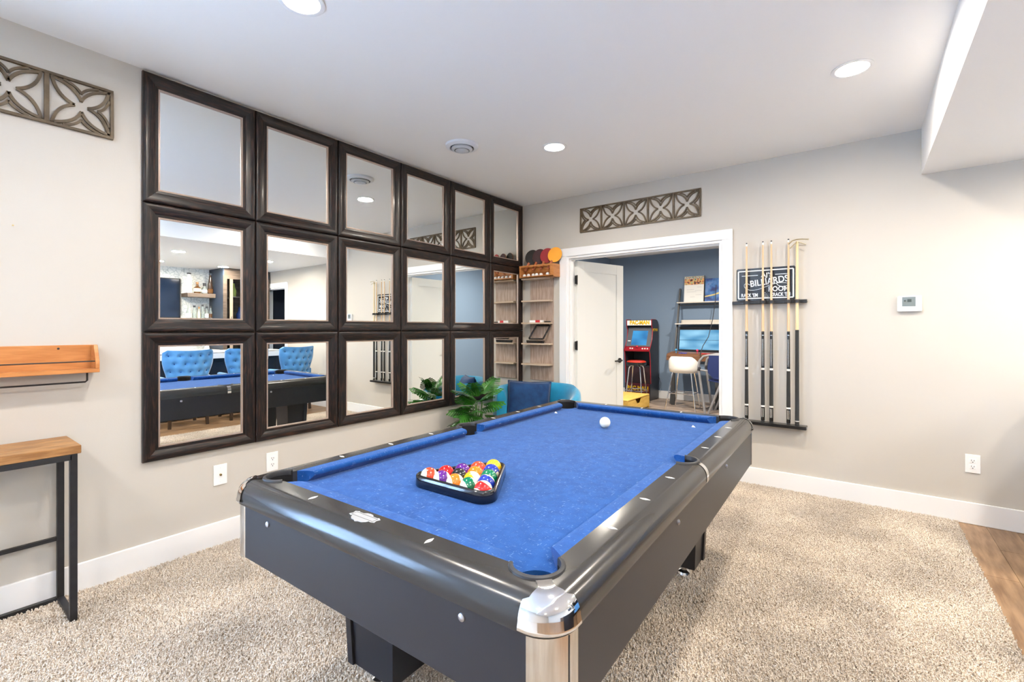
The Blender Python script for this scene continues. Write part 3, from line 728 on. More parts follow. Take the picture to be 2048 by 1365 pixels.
sw2.build('flourish', sw, sg)

# ------------------------------------------------------------------ honey wood wall shelf and console at left
t = thing('wall_shelf', 'honey coloured wooden wall shelf with black rods at left edge', 'shelf', (0,0,0))
MB().box(0,.014,-4.35,-3.667,1.082,1.206).build('back_board', honey_m, t, bevel=.002)
MB().box(.014,.100,-4.35,-3.667,1.074,1.092).build('shelf_board', honey_m, t, bevel=.002)
MB().prism([(.014,1.092),(.098,1.092),(.098,1.125),(.060,1.206),(.014,1.206)], -3.683, -3.667, 'y').build('end_cheek', honey_m, t, bevel=.002)
MB().prism([(.014,1.092),(.098,1.092),(.098,1.125),(.060,1.206),(.014,1.206)], -4.35, -4.334, 'y').build('end_cheek', honey_m, t, bevel=.002)
MB().tube([(.090,-4.334,1.128),(.090,-3.683,1.128)],.003,8).build('guard_rod', bmetal_m, t)
MB().tube([(.055,-3.705,1.074),(.055,-3.705,1.035),(.057,-3.712,1.028),(.057,-4.30,1.028),(.055,-4.31,1.035),(.055,-4.31,1.074)],.004,8).build('hanging_rail', bmetal_m, t)
MB().cyl((.0141,-3.80,1.190),(.0146,-3.80,1.190),.005,n=12).build('screw_hole', slot_m, t)
t = thing('console_table', 'narrow console table with rustic wood top and black metal frame', 'console table', (0,0,0))
CY0, CY1, CD0, CD1 = -4.62, -3.772, .022, .312
for k in range(3):
    MB().box(CD0+(CD1-CD0)*k/3+.0004, CD0+(CD1-CD0)*(k+1)/3-.0004, CY0, CY1, .738, .774).build('top_board', oak_m, t, bevel=.003)
b_ = .025
for y in (CY1-.012-b_/2, CY0+.012+b_/2):
    for x in (CD0+.012, CD1-.014): MB().beam((x,y,.0),(x,y,.738),b_,b_).build('leg', bmetal_m, t, bevel=.0015)
    MB().beam((CD0+.012,y,.0126),(CD1-.014,y,.0126),b_,b_).build('floor_bar', bmetal_m, t, bevel=.0015)
    MB().beam((CD0+.012,y,.725),(CD1-.014,y,.725),b_,b_).build('top_bar', bmetal_m, t, bevel=.0015)
for z, x in ((.725,CD1-.014),(.725,CD0+.012),(.30,CD0+.012),(.0126,CD0+.012)):
    MB().beam((x,CY0+.03,z),(x,CY1-.03,z),b_ if z != .30 else .018,b_ if z != .30 else .018).build('long_bar', bmetal_m, t, bevel=.0015)

# ------------------------------------------------------------------ corner wall shelf with paddles
t = thing('corner_shelf', 'tall grey oak wall shelf with five ledges in the corner', 'shelf', (0,0,0))
MB().box(.106,.402,-.018,0,.722,1.832).build('back_panel', greyoak_m, t, bevel=.001)
for z in (1.832,1.592,1.352,1.128,.905):
    MB().prism([(.060,-.018),(.400,-.018),(.400,-.075),(.300,-.125),(.060,-.125)], z-.016, z, 'z').build('ledge', edge_m, t, bevel=.001)
ph = thing('paddle_holder', 'small honey wood crate for table tennis paddles on the top ledge', 'holder', (0,0,1.8325))
X0, X1, Y0, Y1 = .052,.490,-.150,-.020
for z in (0,.117): MB().box(X0,X1,Y0,Y0+.010,z,z+.018).build('front_slat', honey_m, ph, bevel=.001)
MB().box(X0,X1,Y0,Y1,0,.009).build('bottom', honey_m, ph); MB().box(X0,X1,Y1-.008,Y1,.009,.135).build('back', honey_m, ph)
for x in (X0,X1-.045): MB().box(x,x+.045 if x>X0 else x+.022,Y0,Y0+.010,.018,.117).build('front_post', honey_m, ph, bevel=.001)
for x in (X0,X1-.010): MB().box(x,x+.010,Y0+.010,Y1-.008,.009,.135).build('side', honey_m, ph)
for y_ in (-.046,-.134): MB().box(X0+.01,X1-.01,y_,y_+.006,.125,.133).build('paddle_slat', honey_m, ph)
PC = [((.012,.010,.010),'black'),((.045,.012,.016),'dark maroon'),((.30,.008,.012),'red'),((.90,.36,.01),'orange')]
PLAB = ['black table tennis paddle leftmost in the wooden crate','dark maroon edged table tennis paddle second in the crate','red table tennis paddle third in the wooden crate','bright orange table tennis paddle at the right of the crate']
for i, (c, nm) in enumerate(PC):
    p = thing('table_tennis_paddle', PLAB[i], 'paddle', (.125+.098*i+.008, -.085, 1.995), 0, 'paddles in the crate')
    p.rotation_euler = (R(-8), R(25), R(18))
    ov = [(.074*math.cos(a), .084*math.sin(a)+.080) for a in [2*PI*k/28 for k in range(28)]]
    MB().prism(ov, -.003, .003, 'y').build('blade', honey_m, p)
    MB().prism([(x*.99,(z-.08)*.99+.08) for x, z in ov], -.0055, -.003, 'y').build('rubber_face', mat('paddle '+nm, c, .45), p)
    MB().prism([(x*.99,(z-.08)*.99+.08) for x, z in ov], .003, .0055, 'y').build('rubber_face', mat('paddle back', (.02,.015,.015), .5), p)
    MB().box(-.013,.013,-.011,.011,-.088,.012).build('handle', mat('paddle handle', (.42,.11,.035), .45), p, bevel=.005)
for k, x in enumerate((.10,.155,.215,.262,.315,.40)):
    o = MB().sphere((0,0,0),.0195,16,10).build('table_tennis_ball', mat('white celluloid',(.85,.84,.82),.35), loc=(x,-.122+(.0 if k%2 else .004),1.8325+.009+.0197))
    tag(o, 'white table tennis ball lying in the paddle crate', 'ball', 'table tennis balls in the crate')
t = thing('chalk_box', 'slim white box with red label on the third ledge', 'box', (.235,-.075,1.3522), R(4))
MB().box(-.085,.075,-.018,.018,0,.024).build('carton', plate_m, t, bevel=.001)
MB().box(-.010,.045,-.0186,.0186,.0002,.0246).build('label_band', mat('label red',(.55,.02,.03),.4), t, smooth=False)
t = thing('marker_pen', 'black marker pen lying on the third corner ledge', 'pen', (.355,-.060,1.3595), 0)
MB().cyl((-.030,0,0),(.020,0,0),.0065,n=12).build('barrel', mat('pen black',(.015,.012,.012),.35), t); MB().cyl((.020,0,0),(.042,0,0),.0072,n=12).build('cap', slot_m, t)
t = thing('ball_rack', 'spare black ball rack leaning on the fourth corner ledge', 'ball rack', (.235,-.055,1.1690), 0)
gloss = MATS['gloss black plastic']
fp = [(-.088,-.045,.006),(.095,-.045,.006),(.150,.012,.150),(-.030,.012,.150)]
for k in range(4): MB().beam(fp[k], fp[(k+1)%4], .017, .014, up=(0,1,0)).build('rack_bar', gloss, t, bevel=.003)
t = thing('table_brush', 'black pool table brush under the leaning rack', 'brush', (.225,-.085,1.1285), 0)
MB().box(-.115,.105,-.018,.018,.012,.030).build('brush_back', gloss, t, bevel=.004)
MB().box(-.110,.100,-.014,.014,0,.012).build('bristles', mat('bristle black',(.02,.02,.022),.9), t)

# ------------------------------------------------------------------ teal armchair, pillow
ac = thing('armchair', 'teal velvet barrel armchair in the corner behind the table', 'armchair', (.56,-.56,0), R(24))
def shell_pt(a, r, z): return (r*math.sin(a), r*math.cos(a)*.92, z)     # a=0 is the back (+y), +-a to the arms
n = 30; rows = []
amax = R(128)
for k, (ro, f) in enumerate(((.36,0),(.41,0),(.425,.35),(.425,.8),(.415,.96),(.385,1.0),(.345,.97),(.325,.85),(.315,.4),(.31,0))):
    row = []
    for i in range(n+1):
        a = -amax+2*amax*i/n; top = .735-.13*max(0,(abs(a)-R(55))/R(73))**1.3 if a > 0 else .735-.02*(abs(a)/amax)
        row.append(shell_pt(a, ro, .12+(top-.12)*f))
    rows.append(row)
m = MB().grid(rows)
for i in (0,n): m.add([r[i] for r in rows], [tuple(range(len(rows)))])
m.build('back_shell', teal_m, ac, ang=60)
sc_ = [(.315*math.cos(a), .30*math.sin(a)-.03) for a in [2*PI*k/36 for k in range(36)]]
MB().prism(sc_, .14, .235, 'z').build('seat_base', teal_m, ac, bevel=.01)
MB().prism([(x*.985,y*.985) for x, y in sc_], .235, .325, 'z').build('seat_cushion', teal_m, ac, bevel=.03)
for a in (45,135,225,315): MB().cyl((.26*math.cos(R(a)),.24*math.sin(R(a)),0),(.25*math.cos(R(a)),.23*math.sin(R(a)),.14),.012,.018,12).build('leg', bmetal_m, ac)
def cushion_mesh(w, th, nn=16):
    rows_f, rows_b = [], []
    for j in range(nn+1):
        rf, rb = [], []
        for i in range(nn+1):
            u, v = -1+2*i/nn, -1+2*j/nn; e = (1-u**4)*(1-v**4); pin = 1-.06*(1-abs(u)**1.5*1)*abs(v)**6
            pinx = 1-.06*(1-v*v)*abs(u)**3; pinz = 1-.06*(1-u*u)*abs(v)**3
            x, z = u*w/2*pinx, v*w/2*pinz; d = th/2*max(e,0)**.45
            rf.append((x,-d,z)); rb.append((x,d,z))
        rows_f.append(rf); rows_b.append(rb)
    return MB().grid(rows_f).grid([r[::-1] for r in rows_b])
pl_ = thing('throw_pillow', 'navy blue velvet throw pillow on the teal armchair', 'pillow', (.43,-.51,.555), R(36))
pl_.rotation_euler = (R(-14), R(2), R(34))
cushion_mesh(.43,.15).build('pillow_body', navy_m, pl_, ang=70)
w_ = .43/2; MB().tube([(-w_,0,-w_),(0,0,-w_*.94),(w_,0,-w_),(w_*.94,0,0),(w_,0,w_),(0,0,w_*.94),(-w_,0,w_),(-w_*.94,0,0)], .004, 6, True).build('piping', navy_m, pl_)

# ------------------------------------------------------------------ monstera plant
pt = thing('potted_plant', 'split-leaf monstera plant between the mirrors and the armchair', 'plant', (.285,-1.115,0))
MB().lathe([(0,0),(.085,0),(.11,.25),(.118,.27),(.108,.272),(.100,.245),(0,.243)],28).build('planter', terra_m, pt)
MB().lathe([(.099,.246),(0,.25)],24).build('soil', soil_m, pt)
def leaf_mesh(L, Wd, bend):
    """split leaf along +x, midrib on the x axis"""
    m = MB(); nseg = 8
    def wdt(t): return Wd*math.sin(PI*(.14+.80*t)**.8)**.75
    def P(t, q, s, fwd):
        xx = L*(t+fwd*q); yy = s*wdt(t)*q
        return (xx, yy, -bend*(xx/L)**2*L-.35*abs(yy)+.06*abs(yy)*math.sin(9*t))
    for s in (-1,1):
        for k in range(nseg):
            t0, t1 = k/nseg*.93, (k+.78)/nseg*.93
            m.grid([[P(t, q, s, .22-.04*t) for q in (0,.3,.55,.8,1.0 if i == 1 else .93)] for i, t in enumerate((t0,(t0+t1)/2,t1))])
        m.grid([[P(t, q, s, .10) for q in (0,.2,.42)] for t in [i/10*.97 for i in range(11)]])
    return m
leaves = [(.02,.05,.66,70,58,.21),(-.03,-.03,.62,-150,40,.20),(-.02,.01,.60,165,35,.20),(.04,-.02,.60,-20,38,.20),(.0,-.05,.58,-95,42,.21),(.05,.03,.57,25,25,.20),
          (-.05,.03,.52,140,15,.19),(-.05,-.04,.52,-140,12,.20),(.01,-.07,.50,-75,10,.21),(.06,-.03,.48,-35,8,.20),(-.03,-.06,.45,-115,0,.20),(.05,.05,.47,55,2,.19),
          (-.02,.03,.50,-160,20,.19),(.06,.0,.43,0,-5,.19),(-.02,-.07,.40,-95,-10,.19),(.03,-.06,.42,-55,-8,.18),(.0,.0,.64,-70,65,.19),(.03,.04,.62,45,45,.20),(.01,-.04,.66,-110,55,.19),(.04,.02,.53,10,30,.20),(-.01,-.06,.54,-85,28,.20),(.05,-.05,.52,-50,25,.19),(-.04,.0,.56,178,28,.17)]
for k, (x, y, z, az, el, L) in enumerate(leaves):
    st = MB().tube([(x*.15,y*.15,.245),(x*.6,y*.6,.245+(z-.245)*.55),(x,y,z)], [.006,.005,.0035], 6).build('stem', stem_m, pt)
    L *= .93; z += .035; lf = leaf_mesh(L, L*.47, .30).build('leaf', leaf_m, st, ang=50)
    lf.location = (x,y,z); lf.rotation_euler = (R(random.uniform(-35,35)), R(-el), R(az))
    MB().tube([(0,0,0.002),(L*.5,0,-.30*.25*L+.002),(L,0,-.30*L+.002)], [.0028,.002,.001], 5).build('midrib', stem_m, st, loc=lf.location, rot=lf.rotation_euler)
# ------------------------------------------------------------------ game room: arcade cabinet
redt = mat('red edge moulding', (.30,.010,.020), .35); darkp = mat('cabinet black print', (.022,.022,.030), .35)
def screen_mat(name, c0, c1, s):
    m = mat(name, (.01,.01,.01), .2); n, l = nodes_of(m); b = n['Principled BSDF']
    g = n.new('ShaderNodeNewGeometry'); mp = n.new('ShaderNodeMapping'); mp.inputs['Scale'].default_value = (1.3,1,3.2); l.new(g.outputs['Position'], mp.inputs[0])
    w = n.new('ShaderNodeTexNoise'); w.inputs['Scale'].default_value = 2.2; w.inputs['Detail'].default_value = 1; l.new(mp.outputs[0], w.inputs[0])
    r = n.new('ShaderNodeValToRGB'); r.color_ramp.elements[0].position = .35; r.color_ramp.elements[1].position = .72
    r.color_ramp.elements[0].color = (*c0,1); r.color_ramp.elements[1].color = (*c1,1); l.new(w.outputs['Fac'], r.inputs[0])
    l.new(r.outputs[0], b.inputs['Emission Color']); b.inputs['Emission Strength'].default_value = s; return m
scr1 = screen_mat('arcade screen glow', (.02,.17,.42), (.05,.34,.70), .9)
scr2 = screen_mat('desktop screen glow', (.03,.22,.45), (.30,.62,.85), .9)
yel = mat('yellow print', (.72,.46,.0), .4)
ar = thing('arcade_cabinet', 'red and black arcade cabinet with yellow lettering in the blue room', 'arcade cabinet', (-.195,4.235,0))
side = [(-.02,.30),(-.40,.30),(-.415,.62),(-.44,.84),(-.475,.90),(-.40,.985),(-.33,1.12),(-.31,1.26),(-.355,1.33),(-.36,1.45),(-.16,1.45),(-.06,1.42),(-.02,1.35)]
for x0, x1 in ((-.2425,-.2275),(.2275,.2425)):
    sp_ = MB().prism(side, x0, x1, 'x').build('side_panel', darkp, ar)
    xm = (x0+x1)/2
    MB().tube([(xm,y,z) for y, z in side[1:11]], .0085, 6).build('edge_moulding', redt, sp_)
for x0, x1 in ((-.238,-.223),(.223,.238)): MB().box(x0,x1,-.43,-.02,0,.30).build('riser_side', darkp, ar)
MB().box(-.2275,.2275,-.03,-.02,0,1.36).build('back_panel', darkp, ar)
MB().prism([(-.35,1.345),(-.352,1.435),(-.34,1.435),(-.335,1.345)], -.2275,.2275,'x').build('marquee', mat('marquee white', (.80,.80,.78), .35, emit=(.8,.8,.75), estr=.15), ar)
o = obj('lettering', text_mesh('PAC-MAN', .095, .002, yel, width=.37, bold=.005), ar); o.location = (.01,-.356,1.392); o.rotation_euler = (R(90),0,0)
MB().box(-.2275,.2275,-.34,-.05,1.432,1.445).build('top_panel', darkp, ar)
MB().prism([(-.41,.965),(-.26,1.315),(-.25,1.31),(-.40,.96)], -.2275,.2275,'x').build('bezel', mat('bezel print', (.10,.11,.13), .3), ar)
MB().prism([(-.4015,.990),(-.2915,1.247),(-.288,1.244),(-.398,.987)], -.135,.150,'x').build('screen', scr1, ar)
MB().prism([(-.3475,1.116),(-.3435,1.1255),(-.341,1.124),(-.345,1.114)], -.135,.150,'x').build('scan_band', mat('scan band',(.01,.05,.13),.3), ar)
MB().prism([(-.47,.895),(-.40,.965),(-.395,.955),(-.46,.875)], -.2275,.2275,'x').build('control_deck', redt, ar)
MB().cyl((0,-.435,.93),(0,-.447,.955),.005,n=8).sphere((0,-.450,.963),.018,14,10).build('joystick', mat('joystick red',(.60,.02,.05),.25), ar)
for x in (-.13,-.09,.10,.145,.19): MB().cyl((x,-.440,.920),(x,-.448,.932),.013,n=12).build('button', pearl_m, ar)
MB().box(-.2275,.2275,-.40,-.385,.30,.60).build('lower_front', mat('arcade kick print', (.03,.012,.016), .4), ar)
MB().box(-.223,.223,-.425,-.412,.02,.30).build('riser_front', mat('arcade riser red', (.10,.012,.02), .4), ar)
o = obj('lettering', text_mesh('PAC-MAN', .11, .002, yel, width=.40, bold=.005), ar); o.location = (0,-.427,.205); o.rotation_euler = (R(90),0,0)
MB().box(-.2275,.2275,-.41,-.05,.60,.612).build('inner_shelf', darkp, ar)
o = obj('lettering', text_mesh('PAC-MAN', .075, .001, yel, width=.24), ar); o.location = (.2435,-.20,1.26); o.rotation_euler = (R(90),R(0),R(90))
MB().box(-.155,-.205,-.372,-.366,1.00,1.07).build('instruction_card', pearl_m, ar)
tb = MB().tube([(.25,-.06,.40),(.275,-.05,.36),(.285,-.04,.28),(.275,-.03,.20),(.25,-.03,.15)], .004, 6).build('power_cord', slot_m, ar)
# red-topped chrome stool
st = thing('bar_stool', 'chrome stool with round red seat in front of the arcade cabinet', 'stool', (-.09,3.50,0))
MB().lathe([(0,.735),(.13,.733),(.160,.722),(.165,.705),(.160,.700)],32).build('seat_pad', mat('red vinyl',(.50,.035,.015),.3,coat=.3), st)
MB().lathe([(0,.652),(.160,.652),(.167,.66),(.167,.700),(.160,.702)],32).build('seat_band', mat('seat band black',(.015,.015,.015),.25,coat=.4), st)
for a in (40,140,220,320):
    c, s = math.cos(R(a)), math.sin(R(a))
    MB().tube([(.05*c,.05*s,.645),(.11*c,.11*s,.640),(.130*c,.130*s,.60),(.175*c,.175*s,.20),(.225*c,.225*s,.012)], .0105, 10).build('leg', chrome_m, st)
    MB().cyl((.226*c,.226*s,0),(.225*c,.225*s,.018),.015,n=10).build('foot_cap', slot_m, st)
MB().tube([(.186*math.cos(R(a)),.186*math.sin(R(a)),.22) for a in range(0,360,12)], .009, 8, True).build('foot_ring', chrome_m, st)
# yellow drawer bench
yw = mat('yellow pine', (.62,.38,.07), .45, col2=(.72,.48,.12), scale=6, stretch=(6,1,8))
t = thing('drawer_box', 'low yellow wooden storage bench with a notched drawer by the white door', 'storage bench', (0,0,0))
X0, X1, Y0, Y1 = -.28, .27, 2.27, 3.16
MB().box(X0,X1,Y0,Y1,.200,.222).build('top', yw, t, bevel=.008)
MB().box(X0,X1,Y0,Y0+.02,0,.200).build('end_panel', yw, t, bevel=.002); MB().box(X0,X1,Y1-.02,Y1,0,.200).build('end_panel', yw, t, bevel=.002)
MB().box(X0,X0+.02,Y0+.02,Y1-.02,.01,.200).build('back_panel', yw, t); MB().box(X0+.02,X1-.02,Y0+.02,Y1-.02,.01,.022).build('bottom', yw, t)
yc = (Y0+Y1)/2
MB().prism([(Y0+.025,.03),(Y1-.025,.03),(Y1-.025,.195),(yc+.13,.195),(yc+.06,.125),(yc-.06,.125),(yc-.13,.195),(Y0+.025,.195)], X1-.018, X1-.002, 'x').build('drawer_front', yw, t, smooth=False)
# white bucket stool
ws = thing('bar_stool', 'white bucket bar stool on chrome legs at the desk', 'stool', (.775,3.33,0))
wl = mat('white leatherette', (.78,.76,.71), .4)
n = 24; rows = []
for k, (r, zf) in enumerate(((.03,.60),(.19,.585),(.225,.60),(.235,.66),(.237,'t'),(.225,'T'),(.212,'t'),(.205,.68),(.185,.655),(.03,.65))):
    row = []
    for i in range(n):
        a = 2*PI*i/n; back = max(0, -math.sin(a)); top = .70+.135*min(1,back*1.35)**.8
        z = zf if not isinstance(zf,str) else (top if zf == 't' else top+.012)
        row.append((r*math.cos(a)*1.0, r*math.sin(a)*.95, z))
    rows.append(row)
MB().grid(rows, closed=True).build('seat_shell', wl, ws, ang=70)
for x, y in ((-.235,-.20),(.225,-.20),(-.205,.20),(.195,.20)):
    MB().cyl((x*.62,y*.62,.60),(x,y,0),.011,.009,10).build('leg', chrome_m, ws)
for z, k in ((.26,.835),):
    q = [(-.235*k,-.20*k,z),(.225*k,-.20*k,z),(.195*k,.20*k,z),(-.205*k,.20*k,z)]
    for i in range(4): MB().cyl(q[i], q[(i+1)%4], .0075, n=8).build('foot_rest', chrome_m, ws)
# ladder shelf desk
gm = mat('charcoal metal', (.05,.052,.055), .45); shw = mat('pale shelf laminate', (.60,.56,.50), .45)
ls = thing('ladder_shelf', 'leaning charcoal ladder shelf with pale shelves against the blue wall', 'shelf', (0,0,0))
for x in (.437,1.262): MB().beam((x,3.70,.0),(x,4.235,2.00),.028,.040).build('side_rail', gm, ls)
for z, y0 in ((1.752,4.06),(1.378,3.96)): MB().box(.425,1.275,y0,4.235,z-.018,z).build('shelf', shw, ls, bevel=.001)
MB().box(.455,1.245,4.205,4.22,1.378,1.44).build('back_lip', shw, ls)
MB().beam((.437,4.155,1.70),(1.262,4.155,1.70),.018,.018).build('cross_bar', gm, ls)
dk = thing('control_desk', 'brown wooden arcade control panel with joysticks below the screen', 'control panel', (0,0,0))
br_ = mat('brown panel wood', (.12,.052,.024), .45, col2=(.17,.078,.036), scale=6, stretch=(1,6,6))
MB().prism([(3.58,.755),(3.868,.755),(3.868,.893),(3.615,.865),(3.58,.835)], .405,1.290,'x').build('body', br_, dk, bevel=.003)
MB().box(.47,.53,3.62,3.66,0,.755).build('leg', gm, dk); MB().box(1.17,1.23,3.62,3.66,0,.755).build('leg', gm, dk)
for x, c, nm in ((.53,(.05,.30,.60),'blue'),(.875,(.65,.03,.10),'pink')):
    MB().cyl((x,3.70,.872),(x,3.70,.915),.006,n=8).sphere((x,3.70,.925),.020,14,10).build('joystick', mat('ball top '+nm, c, .25), dk)
for k in range(8): MB().cyl((.595+.032*(k%4)+.01*(k//4),3.66+.035*(k//4),.868),(.595+.032*(k%4)+.01*(k//4),3.66+.035*(k//4),.882),.012,n=10).build('button', mat('button blue',(.05,.08,.50),.3), dk)
for k in range(8): MB().cyl((.955+.032*(k%4)+.01*(k//4),3.66+.035*(k//4),.868),(.955+.032*(k%4)+.01*(k//4),3.66+.035*(k//4),.882),.012,n=10).build('button', mat('button red',(.60,.02,.03),.3), dk)
mn = thing('monitor', 'wide monitor glowing blue on the control panel under the ladder shelf', 'monitor', (.85,3.985,.90), 0)
mn.rotation_euler = (R(-8),0,0)
MB().box(-.375,.375,-.012,.025,.0,.425).build('housing', mat('monitor black',(.012,.012,.014),.35), mn, bevel=.003)
MB().box(-.355,.355,-.0135,-.0118,.025,.365).build('screen', scr2, mn, smooth=False)
MB().box(-.355,.355,-.0142,-.0134,.185,.192).build('scan_band', mat('scan band 2',(.02,.10,.20),.3), mn, smooth=False)
MB().box(-.355,.355,-.0150,-.0118,.375,.418).build('top_bezel', mat('bezel gloss',(.01,.01,.012),.15), mn, smooth=False)
# boards on the top shelf: generic stand-ins
def blobs(name, cols, scale):
    m = mat(name, cols[0], .5); n, l = nodes_of(m); g = n.new('ShaderNodeTexCoord'); v = n.new('ShaderNodeTexNoise'); v.inputs['Scale'].default_value = scale; v.inputs['Detail'].default_value = 2
    l.new(g.outputs['Object'], v.inputs[0]); r = n.new('ShaderNodeValToRGB'); r.color_ramp.elements.remove(r.color_ramp.elements[0])
    for i, c in enumerate(cols):
        e = r.color_ramp.elements.new(.3+.42*i/(len(cols)-1)) if i else r.color_ramp.elements[0]
        e.position = .3+.42*i/(len(cols)-1); e.color = (*c,1)
    l.new(v.outputs['Fac'], r.inputs[0]); l.new(r.outputs[0], n['Principled BSDF'].inputs['Base Color']); return m
pb = thing('score_board', 'white printed score board with colourful header on the top shelf', 'board', (.692,4.135,1.7552)); pb.rotation_euler = (R(-7),0,0)
MB().box(-.165,.165,0,.014,0,.455).build('panel', mat('board white',(.72,.72,.70),.5), pb)
MB().box(-.165,.165,-.0015,0,.305,.410).build('header_print', blobs('header print', [(.01,.01,.012),(.02,.015,.015),(.55,.16,.10),(.70,.40,.08),(.25,.45,.30),(.03,.03,.04)], 22), pb, smooth=False)
MB().box(-.165,.165,-.0015,0,.412,.453).build('title_band', blobs('title print', [(.60,.55,.48),(.65,.58,.45),(.10,.22,.20),(.55,.25,.10),(.62,.57,.5)], 40), pb, smooth=False)
MB().box(.165,.175,-.002,.016,0,.455).build('dark_edge', slot_m, pb)
gl = MB()
for a in ((-.12,.0,.215),(-.12,.04,.175),(.05,.13,.255),(.02,.13,.195),(-.06,.02,.085),(.03,.13,.12)): gl.box(a[0],a[1],-.0018,0,a[2],a[2]+.004)
gl.build('ruled_lines', mat('grey rule',(.42,.42,.43),.6), pb, smooth=False)
ab = thing('abstract_painting', 'small blue and yellow abstract canvas at the right of the top shelf', 'painting', (1.025,4.15,1.7552)); ab.rotation_euler = (R(-7),0,0)
MB().box(-.15,.15,0,.018,0,.40).build('canvas', blobs('abstract blue', [(.008,.015,.09),(.012,.05,.22),(.04,.16,.42),(.10,.20,.45),(.02,.03,.14)], 7), ab, smooth=False)
MB().prism([(-.15,.075),(.0,.10),(.15,.15),(.15,.185),(.0,.125),(-.15,.095)], -.0012, 0, 'y').build('yellow_band', mat('ochre paint',(.62,.52,.20),.6), ab, smooth=False)
cb = MB().tube([(1.09,4.03,2.02),(1.085,4.0,1.75),(1.06,3.93,1.45),(1.02,3.82,1.15),(.985,3.61,1.0),(.965,3.568,.90),(.96,3.562,.80)], .006, 6).build('cable', slot_m)
tag(cb, 'black cable hanging diagonally in front of the ladder shelf', 'cable')
# folding chair with navy fabric
fc = thing('folding_chair', 'grey tube folding chair with navy fabric beside the door jamb', 'folding chair', (0,0,0))
gt = mat('grey tube', (.30,.30,.31), .35, metal=.4); nv = mat('navy canvas', (.010,.022,.105), .8)
for dy in (0,.42):
    MB().tube([(1.150,3.10+dy,.0),(1.095,3.10+dy,.40),(1.055,3.10+dy,.70),(1.075,3.10+dy,.80),(1.13,3.10+dy,.865),(1.21,3.10+dy,.885),(1.42,3.10+dy,.885)], .019, 10).build('front_tube', gt, fc)
    MB().tube([(1.19,3.10+dy+.03,.0),(1.36,3.10+dy+.03,.45),(1.50,3.10+dy+.03,.80),(1.55,3.10+dy+.03,1.0)], .017, 10).build('rear_tube', gt, fc)
    MB().cyl((1.062,3.10+dy,.645),(1.068,3.10+dy,.70),.024,n=12).build('joint_collar', slot_m, fc)
    MB().prism([(1.215,.885),(1.50,.885),(1.50,.56),(1.26,.555),(1.20,.62),(1.19,.70)], 3.078+dy if dy==0 else 3.518, 3.084+dy if dy==0 else 3.524, 'y').build('side_fabric', nv, fc)
MB().prism([(1.20,.50),(1.50,.46),(1.50,.48),(1.20,.52)], 3.10, 3.52, 'y').build('seat_fabric', nv, fc)
MB().box(1.47,1.50,3.08,3.54,.46,1.0).build('back_fabric', nv, fc)
MB().cyl((1.07,3.10,.66),(1.33,3.10,.63),.012,n=8).build('cross_tube', gt, fc)
# ------------------------------------------------------------------ bar side (seen in the mirrors)
quartz = mat('white quartz', (.82,.82,.81), .25); bark = mat('bar front black', (.012,.013,.018), .35)
walnut = mat('grey brown walnut', (.10,.075,.058), .45, col2=(.16,.12,.095), scale=6, stretch=(6,1,6))
bc = thing('bar_counter', 'black bar counter with thick white top reflected behind the blue chairs', 'bar counter', (0,0,0))
MB().box(4.62,5.12,-3.6,-.50,0,.850).build('body', bark, bc)
for k in range(5): MB().box(4.612,4.62,-3.56+.612*k,-3.00+.612*k,.08,.80).build('front_panel', bark, bc, bevel=.003)
MB().box(4.50,5.18,-3.65,-.45,.850,.925).build('top_slab', quartz, bc, bevel=.003)
MB().box(4.515,5.17,-3.64,-.46,.925,.934).build('dark_reveal', slot_m, bc); MB().box(4.51,5.18,-3.65,-.45,.934,.945).build('top_sheet', quartz, bc)  # thin dark strip between the two white slabs
bk = thing('back_counter', 'dark back counter with white top along the wallpapered wall', 'counter', (0,0,0))
MB().box(5.92,6.448,-4.2,-.86,0,.88).build('body', walnut, bk); MB().box(5.88,6.448,-4.22,-.86,.88,.92).build('top_slab', quartz, bk, bevel=.002)
for k in range(5): MB().box(5.905,5.92,-4.18+.66*k,-3.54+.66*k,.09,.86).build('door', walnut, bk, bevel=.002)
tv = thing('wall_screen', 'dark wall screen reflected left of the bottle shelf', 'television', (6.448,-1.78,1.81))
MB().box(-.045,0,-.50,.50,-.34,.34).build('housing', mat('screen frame',(.012,.012,.014),.4), tv, bevel=.003)
MB().box(-.0465,-.0445,-.485,.485,-.325,.325).build('panel', mat('screen glass',(.012,.022,.045),.08), tv, smooth=False)
for z0, nm in ((1.835,'upper'),(1.385,'lower')):
    s = thing('floating_shelf', '%s thick wooden shelf of bottles reflected above the bar' % nm, 'shelf', (0,0,0), 0, 'bar shelves')
    MB().box(6.15,6.448,-1.255,-.825,z0,z0+.065).build('board', walnut, s, bevel=.002); MB().box(6.155,6.16,-1.25,-.83,z0-.004,z0).build('pale_strip', edge_m, s)  # thin pale oak strip under the front of the board
cbm = thing('bar_cabinet', 'tall dark bar cabinet with glass door reflected beside the shelves', 'cabinet', (0,0,0))
MB().box(6.43,6.448,-.82,-.03,0,HL-.002).build('back', walnut, cbm)
for y in (-.82,-.05): MB().box(5.86,6.43,y,y+.02,0,HL-.002).build('side', mat('cabinet slate',(.03,.045,.075),.4), cbm)
MB().box(5.86,6.43,-.80,-.05,HL-.13,HL-.002).build('cornice', walnut, cbm)
for z in (.40,.92,1.40,1.86): MB().box(5.90,6.43,-.80,-.05,z-.02,z).build('inner_shelf', walnut, cbm)
dr = MB().box(5.845,5.86,-.82,-.76,.05,HL-.13).box(5.845,5.86,-.09,-.03,.05,HL-.13).box(5.845,5.86,-.76,-.09,.05,.12).box(5.845,5.86,-.76,-.09,HL-.19,HL-.13).build('glass_door', walnut, cbm, smooth=False)
MB().box(5.845,5.857,-.715,-.665,.12,HL-.19).build('stile', edge_m, dr)
